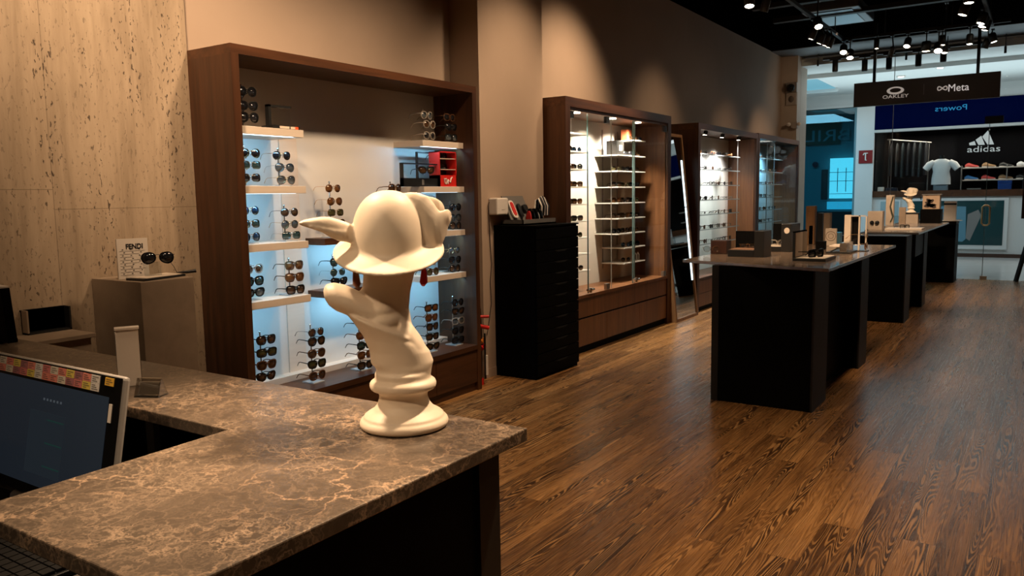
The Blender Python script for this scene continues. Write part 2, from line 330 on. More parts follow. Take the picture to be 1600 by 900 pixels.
# ================================================================ MALL BEYOND THE GLASS
MY = 20.36
tile = mottled('mall_tile', (.46, .44, .41), (.55, .52, .49), .18, (.8, .8, .8))
mwhite = pm('mall_white', (.62, .62, .60), .6)
S('floor_mall', MB().box(-9, 5, FY, MY+2.5, -.1, 0), tile)
S('ceiling_mall', MB().box(-9, 5, FY+.02, MY+2.5, 3.78, 3.9), mwhite)
S('trim_3', MB().box(-9, 5, FY+1.2, FY+1.3, 3.70, 3.78), mwhite)
S('wall_mall', MB().box(-3.74, -3.35, MY-.08, MY+.2, 0, 3.78).box(-9, 5, MY, MY+.2, 3.47, 3.78).box(-9, -3.35, MY-.02, MY+.2, 3.47, 3.53).box(-3.35, 5, MY, MY+.2, 0, 1.345), mwhite)
S('trim_4', MB().box(-3.36, 5, MY-.05, MY+.3, 1.345, 1.49), walnut_h)
S('trim_5', MB().box(-3.35, 5, MY-.03, MY, 0, .08), pm('mall_skirting', (.06, .03, .02), .4))
S('wall_shop_back', MB().box(-3.35, 5, MY+1.3, MY+1.4, 0, 3.47).box(-3.45, -3.35, MY, MY+1.4, 0, 3.47).box(-3.35, 5, MY+.2, MY+1.3, 2.9, 2.95).box(-3.35, 5, MY+.2, MY+1.3, 1.34, 1.36), pm('shop_dark', (.012, .012, .014), .7, spec=0))
S('window_5', MB().box(-3.33, 5, MY+.02, MY+.03, 1.49, 2.86), clear)
S('trim_6', MB().box(-3.35, 5, MY-.10, MY+.1, 2.84, 2.90), pm('soffit_white', (.55, .55, .53), .5))
# fascia
fas = pm('blue_fascia', (.0008, .003, .030), .45, spec=0)
fo = P('shop_fascia', MB().box(-3.35, 5, MY-.08, MY, 2.90, 3.47), fas); tag(fo, 'dark blue fascia band running over the sports shop window', 'sign band')
P('fascia_lettering', text_mb('Powers', .17, frame_m((-1.80, MY-.083, 3.29), (-1, 0, 0), (0, 0, 1)) @ Matrix.Scale(-1, 4, (0, 0, 1)), .003, width=.62), em('cyan_letters', (.0, .35, .75), .55), fo, 'small cyan reversed lettering')
# left recess: teal glass front of another shop
teal = pm('teal_wall', (.14, .26, .29), .4)
S('wall_recess', MB().box(-9, -3.74, MY+1.6, MY+1.7, 0, 3.6).box(-3.80, -3.74, MY, MY+1.6, 0, 3.5), teal)
S('window_6', MB().box(-9, -3.75, MY+.05, MY+.06, 0, 3.47), glass('teal_glass', (.45, .80, .86), 2.0))
gx0, gz1 = at(1262, 180, y=MY+1.55)[0], at(1262, 180, y=MY+1.55)[2]
gr = P('shop_sign_board', MB().box(at(1245, 200, y=MY+1.5)[0], at(1313, 200, y=MY+1.5)[0], MY+1.5, MY+1.55, at(1290, 226, y=MY+1.5)[2], at(1290, 181, y=MY+1.5)[2]), pm('olive_board', (.03, .055, .03), .5)); tag(gr, 'dark green sign board high behind the teal glass', 'sign')
P('sign_lettering', text_mb('ABRIL', .42, frame_m((at(1306, 212, y=MY+1.47)[0], MY+1.49, at(1306, 212, y=MY+1.47)[2]), (-1, 0, 0), (0, 0, 1)) @ Matrix.Scale(-1, 4, (0, 0, 1)), .004, width=1.55), pm('pale_letters', (.16, .30, .33), .5), gr, 'pale reversed capital letters')
sx0, sx1 = at(1296, 290, y=MY+1.4)[0], at(1337, 290, y=MY+1.4)[0]
scn = T('shop_window_screen', 'bright blue-white lit shop window left of the white mall column', 'window display', (sx0, MY+1.4, 0))
P('lit_panel', MB().box(sx0, sx1, MY+1.4, MY+1.45, at(1315, 310, y=MY+1.4)[2], at(1315, 247, y=MY+1.4)[2]), em('lit_cyan', (.30, .80, 1.0), 1.5), scn)
P('lower_panel', MB().box(sx0-.05, sx1, MY+1.4, MY+1.45, at(1315, 327, y=MY+1.4)[2], at(1315, 315, y=MY+1.4)[2]), em('lit_cyan2', (.08, .55, .85), 1.0), scn)
rp = MB(); za, zb = at(1315, 327, y=MY+1.38)[2], at(1315, 247, y=MY+1.38)[2]
for q in (.30, .62): rp.box(sx0+(sx1-sx0)*q, sx0+(sx1-sx0)*q+.015, MY+1.37, MY+1.39, za+.45, zb-.25)
for q in (.30, .55, .72): rp.box(sx0, sx1, MY+1.37, MY+1.39, za+(zb-za)*q, za+(zb-za)*q+.012)
P('mullions', rp, pm('frame_blue', (.10, .30, .38), .4), scn)
bl = P('low_cabinet', MB().box(sx0-.4, sx1+.1, MY+1.1, MY+1.38, 0, at(1315, 330, y=MY+1.3)[2]), pm('dk_teal', (.01, .018, .02), .5), bevel=.01); tag(bl, 'dark low cabinet below the bright blue shop window', 'cabinet')
for px_, lb in ((1283, 'narrow dark poster frame beside the bright blue shop window'),):
    o = P('poster_frame', MB().box(at(px_, 290, y=MY+1.5)[0], at(px_+10, 290, y=MY+1.5)[0], MY+1.5, MY+1.53, at(px_, 312, y=MY+1.5)[2], at(px_, 265, y=MY+1.5)[2]), pm('dk_teal', (.01, .018, .02)), bevel=.005); tag(o, lb, 'poster')
rs = MB().lathe([(.03, 0), (.075, .004), (.075, .01), (.03, .014)], n=20)
rs2 = MB(Matrix.Translation((at(1274, 257, y=MY+1.5)[0], MY+1.5, at(1274, 257, y=MY+1.5)[2])) @ Matrix.Rotation(math.pi/2, 4, 'X')); rs2.add(rs.v, rs.f)
o = P('round_notice', rs2, pm('dark_red', (.10, .01, .03), .4)); tag(o, 'small round ring-shaped notice on the teal wall', 'notice')
# red sign on the column
c = at(1352.5, 245, y=MY-.09); rsn = T('hydrant_sign', 'square red wall sign with a white symbol on the white mall column', 'sign', c)
P('sign_plate', MB().box(c[0]-.15, c[0]+.15, MY-.10, MY-.08, c[2]-.15, c[2]+.15), pm('sign_red', (.22, .012, .012), .4), rsn, bevel=.004)
P('sign_symbol', MB().tube([(c[0]-.05, MY-.11, c[2]+.04), (c[0]-.03, MY-.11, c[2]+.08), (c[0]+.05, MY-.11, c[2]+.08)], .014).tube([(c[0], MY-.11, c[2]+.08), (c[0], MY-.11, c[2]-.08), (c[0]+.03, MY-.11, c[2]-.08)], .016), white_p, rsn)
# sports shop contents
am = (at(1508, 228, y=MY+1.25))
sb = T('sports_logo_board', 'black board with white three-bar logo and adidas lettering in the shop window', 'sign', (am[0], MY+1.2, 1.9))
P('board', MB().box(at(1496, 230, y=MY+1.2)[0], 1.4, MY+1.2, MY+1.28, 2.08, 2.86), pm('board_black', (.005, .005, .006), .5, spec=0), sb)
lx, lz = at(1537, 233, y=MY+1.18)[0], at(1537, 233, y=MY+1.18)[2]
P('lettering', text_mb('adidas', .2, frame_m((lx, MY+1.195, lz), (1, 0, 0), (0, 0, 1)), .006, width=.66), em('letter_white', (.8, .85, .85), .55), sb)
tm = MB()
for xr_, hh in ((-.16, .10), (.02, .22), (.20, .34)):
    # a slanted bar: flat foot on the base line, top cut square to its slope
    tm.prism([(lx+xr_, lz+.10), (lx+xr_-.135, lz+.10), (lx+xr_-.135-.0-(hh-.10)*.30-.02, lz+.10+hh*.42), (lx+xr_-.01-hh*.58, lz+.10+hh*1.0)][:4] if False else [(lx+xr_, lz+.10), (lx+xr_-.13, lz+.10), (lx+xr_-.13-hh*.42+.03, lz+.10+hh*.55), (lx+xr_-.02-hh*.42+.03, lz+.10+hh*.95)], 'y', MY+1.188, MY+1.198)
P('logo_mark', tm, em('letter_white', (.8, .85, .85), .55), sb)
# shelves with shoes in the sports shop
shg = wood('shop_shelf', (.40, .36, .32), (.52, .48, .44), 'x', .4)
su = T('shoe_rack', 'lit white shoe shelves below the sports logo board', 'shelving', (-.6, MY+1.0, 1.36))
for z in (2.0, 1.72):
    P('shelf', MB().box(-1.6, 1.2, MY+.95, MY+1.28, z-.025, z), shg, su)
for x in (-1.62, -.72, .1): P('upright', MB().box(x-.012, x+.012, MY+.97, MY+1.28, 1.36, 2.05), steel, su)
def shoe(mat, z, x, lab, grp, y=MY+1.08, s=1.0):
    mb = MB(); R_ = []
    for t, hh, ww, sh in ((0, .05, .03, 0), (.03, .085, .036, 0), (.08, .10, .036, 0), (.13, .075, .037, 0), (.19, .05, .042, .0), (.25, .038, .040, 0), (.285, .015, .02, 0)):
        R_.append([(x+(t-.14)*s, y+ww*math.cos(a)*s, z+.012+max(0, math.sin(a))*hh*s) for a in [k*math.pi/6-math.pi*.0 for k in range(12)]])
    mb.ring(R_, 0); mb.box(x-.14*s, x+.14*s, y-.036*s, y+.036*s, z+.001, z+.018, 1)
    o = P('shoe', mb, [mat, white_p]); return tag(o, lab, 'shoe', grp)
sc_ = [('white', pm('shoe_white', (.7, .7, .7), .5)), ('red', pm('shoe_red', (.5, .05, .04), .5)), ('black', black_p), ('blue', pm('shoe_blue', (.04, .2, .5), .5)), ('tan', pm('shoe_tan', (.3, .17, .08), .6))]
for r_, (z, nm) in enumerate(((2.0, 'upper'), (1.72, 'lower'))):
    for k in range(6):
        cn, cm = sc_[(k*3+r_*2+1) % 5]
        shoe(cm, z, -1.42+.34*k, f'{cn} trainer, {["first","second","third","fourth","fifth","sixth"][k]} from the left on the {nm} lit shoe shelf', 'trainers on the shop shelves')
for k, (x, wd, hh, cm, lb) in enumerate(((-1.45, .25, .16, grey_p, 'grey shoe box at the left foot of the shoe shelves'), (-1.10, .22, .10, white_p, 'white carton on the shop window ledge under the shoe shelves'), (-.86, .26, .32, pm('box_blue', (.01, .05, .22), .4), 'dark blue box standing on the shop window ledge'), (-.40, .30, .34, pm('box_navy', (.012, .014, .025), .4), 'black square box standing on the shop window ledge'), (-.02, .30, .22, pm('shoe_tan', (.3, .17, .08)), 'tan box at the right end of the shop window ledge'))):
    mb = MB().box(x, x+wd, MY+.45, MY+.68, 1.361, 1.361+hh*.8).box(x-.006, x+wd+.006, MY+.445, MY+.685, 1.361+hh*.8, 1.361+hh)
    tag(P('carton', mb, cm, bevel=.006), lb, 'box')
# white t-shirt on a bust form
tx = -1.99; tz = 1.60
ts = T('tshirt_mannequin', 'white t-shirt on a hanging torso form in the sports shop window', 'mannequin', (tx, MY+.5, 1.361))
shp = [(.20, 0, .09), (.195, .15, .09), (.17, .30, .10), (.20, .42, .10), (.215, .50, .085), (.15, .555, .07), (.075, .585, .055)]
mb = MB().ring([[(tx+a*math.cos(k*math.pi/12), MY+.5+b*math.sin(k*math.pi/12), tz+z+.02) for k in range(24)] for a, z, b in shp])
for sgn in (-1, 1): mb.tube([(tx+sgn*.15, MY+.5, tz+.53), (tx+sgn*.25, MY+.5, tz+.47), (tx+sgn*.33, MY+.5, tz+.37)], [.07, .085, .075], 12)
P('shirt', mb, pm('cotton_white', (.70, .68, .66), .8), ts)
P('neck', MB().cyl(tx, MY+.5, tz+.58, tz+.68, .055), black_p, ts); P('pole', MB().cyl(tx, MY+.5, 1.36, tz+.05, .02).cyl(tx, MY+.5, 1.36, 1.375, .14), steel, ts)
P('shorts', MB().box(tx-.15, tx+.15, MY+.44, MY+.56, tz-.17, tz+.03), pm('short_grey', (.16, .20, .23), .7), ts, bevel=.03)
# dark garments on a rail
gr_ = T('garment_rail', 'chrome clothes rail with dark garments at the left of the sports shop', 'clothes rail', (-2.7, MY+.8, 1.36))
P('rail', MB().tube([(-3.2, MY+.8, 2.72), (-2.25, MY+.8, 2.60)], .02).cyl(-3.15, MY+.8, 1.36, 2.72, .015).cyl(-2.3, MY+.8, 1.36, 2.61, .015), steel, gr_)
for k in range(7):
    x = -3.1+.125*k; mb = MB().ring([[(x+.035*a*math.cos(q*math.pi/8), MY+.8+.20*a2*math.sin(q*math.pi/8), z) for q in range(16)] for a, a2, z in ((1.2, 1, 1.85-.02*(k % 3)), (1, .95, 2.2), (.9, .9, 2.5), (.5, .3, 2.62))])
    tag(P('hanging_garment', mb, pm('cloth_dark_%d' % (k % 3), [(.015, .016, .02), (.03, .035, .04), (.02, .03, .035)][k % 3], .8)), 'dark garment, %s from the left on the chrome rail' % ['first', 'second', 'third', 'fourth', 'fifth', 'sixth', 'last'][k], 'garment', 'dark garments on the rail')
for x, z, r, cm, lb in ((-3.0, 1.50, .14, pm('silver_cap', (.35, .35, .33), .35, .4), 'silver rounded helmet on the shop window ledge'), (-2.72, 1.42, .09, pm('shoe_tan', (.3, .17, .08)), 'brown ball-shaped item beside the silver helmet'), (-2.42, 1.44, .10, black_p, 'black round item near the white t-shirt form')):
    mb = MB().lathe([(r*.6, 0), (r*.98, r*.3), (r, r*.6), (r*.85, r*1.1), (r*.5, r*1.4), (.01, r*1.5)], x, MY+.45, 1.361, 20).box(x-r*.7, x+r*.7, MY+.45-r*1.25, MY+.45-r*.6, 1.38, 1.40)
    tag(P('helmet', mb, cm), lb, 'helmet')
for x, wd, hh, cm, lb in ((-3.27, .12, .22, white_p, 'white lit box at the far left of the shop window'), (-3.1, .24, .20, pm('box_navy', (.012, .014, .025)), 'navy box at the left end of the shop window ledge'), (-2.62, .34, .30, black_gl, 'black block under the rail in the shop window')):
    tag(P('display_block', MB().box(x, x+wd, MY+.12, MY+.28, 1.361, 1.361+hh).box(x+.01, x+wd-.01, MY+.13, MY+.27, 1.361+hh, 1.365+hh), cm, bevel=.008), lb, 'display block')
# poster under the window
px0, px1 = at(1505, 350, y=MY-.03)[0]-0, at(1573, 350, y=MY-.03)[0]
ps = T('bag_poster', 'framed dark teal poster of a pale blue bag under the sports shop window', 'poster', (-1.6, MY-.04, .2))
P('poster_frame', MB().box(-2.62, -.62, MY-.05, MY-.001, .18, 1.31), mwhite, ps)
P('poster_print', MB().box(-2.56, -.70, MY-.056, MY-.05, .27, 1.25), pm('poster_teal', (.012, .05, .055), .25), ps)
P('printed_bag', MB().prism([(-1.95, .36), (-1.93, 1.10), (-1.88, 1.14), (-1.42, 1.12), (-1.40, .40), (-1.46, .34)], 'y', MY-.060, MY-.056), pm('bag_blue', (.10, .24, .32), .5), ps, 'pale blue bag printed on the poster')
P('printed_strap', MB().prism([(-1.40, .42), (-1.32, .36), (-1.12, .92), (-1.18, 1.05), (-1.38, .95)], 'y', MY-.059, MY-.056).box(-1.93, -1.80, MY-.063, MY-.060, .86, .90).box(-1.93, -1.80, MY-.063, MY-.060, .93, .99), pm('bag_grey', (.20, .19, .18), .5), ps)
pw = T('wall_poster', 'pale panel poster low on the mall wall behind the far tables', 'poster', (-3.0, MY-.03, .5))
P('poster_frame', MB().box(-3.2, -2.75, MY-.03, MY-.001, .6, 1.28), mwhite, pw); P('poster_print', MB().box(-3.17, -2.78, MY-.034, MY-.03, .63, 1.25), pm('pale_teal', (.30, .40, .42), .3), pw)
# mall downlights
dl_m = em('downlight', (1, .93, .82), 14)
for k, (px_, py_) in enumerate(((1408, 119), (1503, 133), (1469, 105), (1570, 133), (1557, 118))):
    x, y, z = at(px_, py_, z=3.775)
    if y > 22 or y < FY: y = 19.0; x = at(px_, py_, y=y)[0]
    t = T('ceiling_downlight', 'round white mall ceiling downlight, %s' % ['left one above the sign', 'one above the sign’s right half', 'middle one near the track spots', 'one right of the hanging sign', 'upper one right of the hanging sign'][k], 'downlight', (x, y, 3.76), 'mall downlights')
    P('bezel', MB().lathe([(.05, 0), (.085, -.006), (.085, .02), (.05, .02)], x, y, 3.762, 20), white_p, t); P('lens', MB().cyl(x, y, 3.757, 3.77, .05), dl_m, t)
# cove light recess at the left of the mall ceiling
cv = T('cove_light', 'glowing pale blue ceiling cove beside the store column', 'ceiling light', (-4.5, 17.5, 3.7))
P('cove_frame', MB().box(-5.6, -3.9, 18.9, 18.96, 3.70, 3.775), mwhite, cv)
P('cove_glow', MB().box(-5.6, -3.95, 16.5, 18.9, 3.765, 3.778), em('cove_em', (.30, .78, 1.0), .5), cv)
# ================================================================ EYEWEAR
LENSES = {}
def lens_mat(nm, top, bot):
    if nm in LENSES: return LENSES[nm]
    m = pm('lens_'+nm, top, .06, spec=.7); n = NT(m); tc = n.t.nodes.new('ShaderNodeTexCoord'); z = n.n('ShaderNodeSeparateXYZ', Vector=tc.outputs['Generated']).outputs['Z']
    n.out('Base Color', n.ramp(z, [(.05, bot), (.75, top)])); LENSES[nm] = m; return m
lens_mat('dark', (.008, .008, .01), (.018, .018, .02)); lens_mat('brown', (.022, .011, .006), (.13, .065, .03)); lens_mat('amber', (.07, .025, .008), (.26, .11, .035))
lens_mat('grey', (.015, .02, .025), (.16, .18, .19)); lens_mat('blue', (.008, .02, .05), (.015, .045, .10)); lens_mat('green', (.01, .02, .02), (.06, .11, .11)); lens_mat('olive', (.02, .018, .006), (.12, .10, .035))
LENSES['clear'] = glass('demo_lens', (.86, .88, .88), 1.6)
fr_gold = pm('frame_gold', (.72, .45, .22), .25, 1); fr_silver = pm('frame_silver', (.62, .60, .56), .25, 1); fr_black = pm('frame_black', (.01, .01, .01), .22); fr_tort = mottled('frame_tortoise', (.03, .012, .006), (.16, .07, .03), .2, (90, 90, 90)); fr_clear = pm('frame_crystal', (.30, .26, .22), .12); fr_brown = pm('frame_brown', (.10, .045, .02), .22)
def outline(st, n=22):
    P_ = []
    for k in range(n):
        t = 2*math.pi*k/n; c, s = math.cos(t), math.sin(t)
        if st == 'round': a, b, e, dz = .0245, .0235, 1.0, 0
        elif st == 'square': a, b, e, dz = .0275, .0215, .62, 0
        elif st == 'panto': a, b, e, dz = .0255, .0235, .85, .0
        elif st == 'cat': a, b, e, dz = .0275, .021, .75, .006
        elif st == 'aviator': a, b, e, dz = .0285, .0245, .85, 0
        elif st == 'slim': a, b, e, dz = .026, .013, .7, 0
        else: a, b, e, dz = .0265, .0225, .62, .0015
        y = a*math.copysign(abs(c)**e, c); z = b*math.copysign(abs(s)**e, s)
        if st in ('wayfarer', 'panto', 'aviator', 'cat'): y *= (1+.10*(z/b)) if z < 0 else 1.0
        if st == 'aviator' and z < 0: z *= (1.0-.18*(-y/a) if y < 0 else 1.05)
        z += dz*max(0, y/a)
        P_.append((y, z))
    return P_
def wrapx(y): return -1.6*y*y
def glasses_parts(st, thick):
    yc = {'round': .034, 'slim': .035}.get(st, .0355); zc = -.006; out = {}
    o = outline(st); n = len(o); fr = MB(); t = .0055 if thick else .0017; th = .0022 if thick else .0013
    out['lens'] = []
    for sg in (1, -1):
        inn = [(sg*(yc+y), zc+z) for y, z in o]; 
        ex = []
        for y, z in o:
            L = math.hypot(y, z); kk = (L+t*(1.25 if (thick and z > 0) else .75 if thick else 1))/L; ex.append((sg*(yc+y*kk), zc+z*kk))
        f = lambda q, dx: (wrapx(q[0])+dx, q[0], q[1])
        rings = [[f(q, th) for q in ex], [f(q, -th) for q in ex], [f(q, -th) for q in inn], [f(q, th) for q in inn]]
        vs = [p for r in rings for p in r]; fs = []
        for a in range(4):
            b = (a+1) % 4
            for i in range(n): fs.append((a*n+i, a*n+(i+1) % n, b*n+(i+1) % n, b*n+i))
        fr.add(vs, fs, 0, False)
        l = MB(); l.add([f(q, .0006) for q in inn]+[f(q, -.0006) for q in inn]+[(wrapx(sg*yc)+.0022, sg*yc, zc), (wrapx(sg*yc)-.001, sg*yc, zc)], [(i, (i+1) % n, 2*n) for i in range(n)]+[(n+i, n+(i+1) % n, 2*n+1) for i in range(n)]+[(i, (i+1) % n, n+(i+1) % n, n+i) for i in range(n)], 0, True)
        out['lens'].append(l)
    gy = yc-.0265+.001
    fr.tube([(wrapx(gy), -gy-.004, .003), (.003, -gy*.5, .008), (.0035, 0, .009), (.003, gy*.5, .008), (wrapx(gy), gy+.004, .003)], .0028 if thick else .0014, 6)
    if not thick:
        for sg in (1, -1): fr.tube([(wrapx(gy), sg*(gy+.002), -.006), (-.006, sg*(gy-.002), -.010), (-.008, sg*(gy-.001), -.016)], [.0008, .0012, .002], 5)
    out['temple'] = []
    ey = yc+.0275
    for sg in (1, -1):
        tb = MB(); r0 = .0028 if thick else .0012
        tb.tube([(wrapx(ey)+.001, sg*(ey-.001), .004), (wrapx(ey)-.006, sg*(ey+.004), .005), (-.05, sg*(ey+.005), .005), (-.095, sg*(ey+.001), .002), (-.115, sg*(ey-.003), -.006), (-.138, sg*(ey-.009), -.030)], [r0, r0*1.25, r0*1.1, r0, r0*1.5 if not thick else r0*1.2, .0028], 6, flat=.6)
        out['temple'].append(tb)
    out['frame'] = [fr]; return out
PROTO = {}
FR = {'black': (fr_black, True), 'tortoise': (fr_tort, True), 'brown': (fr_brown, True), 'crystal': (fr_clear, True), 'gold': (fr_gold, False), 'silver': (fr_silver, False), 'thin black': (fr_black, False)}
def proto(st, frc, ln, solid=False):
    key = (st, frc, ln, solid)
    if key in PROTO: return PROTO[key]
    fm, th = FR[frc]; parts = glasses_parts(st, th); lm = LENSES[ln]
    if solid:
        mb = MB()
        for nm in ('frame', 'temple'):
            for q in parts[nm]: mb.add(q.v, q.f, 0)
        for q in parts['lens']: mb.add(q.v, q.f, 1)
        me = bpy.data.meshes.new('sunglasses'); me.from_pydata(mb.v, [], mb.f); me.materials.append(fm); me.materials.append(lm)
        for p, mi in zip(me.polygons, mb.m): p.material_index = mi
        PROTO[key] = me; return me
    L_ = []
    for nm in ('frame', 'lens', 'temple'):
        for q in parts[nm]:
            me = bpy.data.meshes.new(nm); me.from_pydata(q.v, [], q.f); me.materials.append(lm if nm == 'lens' else fm)
            for p, sm in zip(me.polygons, q.sm): p.use_smooth = sm
            fixnormals(me); L_.append((nm, me))
    PROTO[key] = L_; return L_
def glasses(pos, label, group, st='wayfarer', frc='black', ln='dark', rz=0, tilt=0, s=1.0, solid=False, name=None, cat=None):
    name = name or ('eyeglasses' if ln == 'clear' else 'sunglasses'); cat = cat or ('eyeglasses' if ln == 'clear' else 'sunglasses')
    M = Matrix.Translation(pos) @ Matrix.Rotation(rz, 4, 'Z') @ Matrix.Rotation(tilt, 4, 'Y') @ Matrix.Scale(s, 4)
    pr = proto(st, frc, ln, solid)
    if solid:
        o = bpy.data.objects.new(name, pr); COL.objects.link(o); o.matrix_world = M; return tag(o, label, cat, group)
    r = bpy.data.objects.new(name, None); r.empty_display_size = .05; COL.objects.link(r); r.matrix_world = M; tag(r, label, cat, group)
    for nm, me in pr:
        c = bpy.data.objects.new(nm, me); COL.objects.link(c); c.parent = r
    return r
ORD = ['top', 'second', 'third', 'fourth', 'fifth', 'sixth']
def stand(x, y, z0, gl, label, group='eyewear stands', post=chrome):
    """gl = list of (x,y,z) glasses bridges held by this post"""
    t = T('eyewear_stand', label, 'display stand', (x, y, z0), group)
    top = max(g[2] for g in gl)+.035
    P('base', MB().box(x-.045, x+.06, y-.045, y+.045, z0, z0+.006), acryl if post is acryl else pm('frosted_base', (.45, .48, .50), .2), t)
    P('post', MB().tube([(x, y, z0+.006), (x, y, top)], .0042, 8).ball(x, y, top, .007, .007, .007, 8), post, t)
    for g in gl: P('prong', MB().tube([(x, y, g[2]-.004), (g[0]-.012, y, g[2]-.004)], .0025, 6).tube([(g[0]-.014, y-.03, g[2]-.002), (g[0]-.012, y, g[2]-.004), (g[0]-.014, y+.03, g[2]-.002)], .002, 6), post, t)
# ================================================================ CABINET 1 (open unit)
def cab_shell(t, y0, y1, ztop, xf=-3.606, xb=-4.0, th=.05, side_in=walnut):
    P('side_panel', MB().box(xb, xf, y0, y0+th, 0, ztop-th), walnut, t); P('side_panel', MB().box(xb, xf, y1-th, y1, 0, ztop-th), walnut, t)
    P('top_panel', MB().box(xb, xf, y0, y1, ztop-th, ztop), walnut_h, t)
led_m = em('led_cool', (.72, .92, 1.0), 4)
Y0, Y1 = 2.757, 4.945
c1 = T('open_display_unit', 'open walnut display unit with white lit shelves behind the counter', 'display cabinet', (-3.8, 3.85, 0))
cab_shell(c1, Y0, Y1, 2.330)
P('back_panel', MB().box(-4.005, -3.98, Y0+.05, Y1-.05, .30, 2.28), backp, c1)
P('ledge', MB().box(-3.98, -3.600, Y0+.05, Y1-.05, .325, .362), walnut_h, c1)
P('plinth', MB().box(-3.98, -3.625, Y0+.05, Y1-.05, .0, .062), walnut_h, c1)
for a, b in ((Y0+.052, 3.30), (3.304, 3.845), (3.85, 4.388), (4.392, Y1-.052)):
    P('drawer', MB().box(-3.63, -3.61, a, b, .066, .322), walnut_h, c1, bevel=.002)
SHZ = [1.912, 1.583, 1.256, .930]
def shelf(t, x1, y0, y1, z, mat, led=True, th=.043, pw=5.0, xb=-3.98, nm='shelf'):
    s_ = P(nm, MB().box(xb, x1, y0, y1, z-th, z), mat, t, bevel=.0015)
    if led:
        P('led_strip', MB().box(x1-.036, x1-.010, y0+.01, y1-.07, z-th-.0008, z-th+.004), led_m, s_)
        lamp('AREA', (x1-.025, (y0+y1)/2, z-th-.004), (xb+.02, (y0+y1)/2, z-.34), pw*.8, (.26, .66, 1.0), (y1-y0)*.9, sy=.02, name='shelf_light')
for z in SHZ: shelf(c1, -3.68, Y0+.05, 3.30, z, white_lam, pw=2.3)
for z in SHZ: shelf(c1, -3.70, 4.42, Y1-.05, z, white_lam, pw=2.3)
for z in (1.253, .912): shelf(c1, -3.80, 3.545, 4.25, z, walnut_h, pw=2.8)
P('light_channel', MB().box(-3.98, -3.972, 3.36, 3.50, .365, 1.9), white_lam, c1)
P('light_channel', MB().box(-3.98, -3.90, Y0+.05, Y1-.05, .362, .40), white_lam, c1)
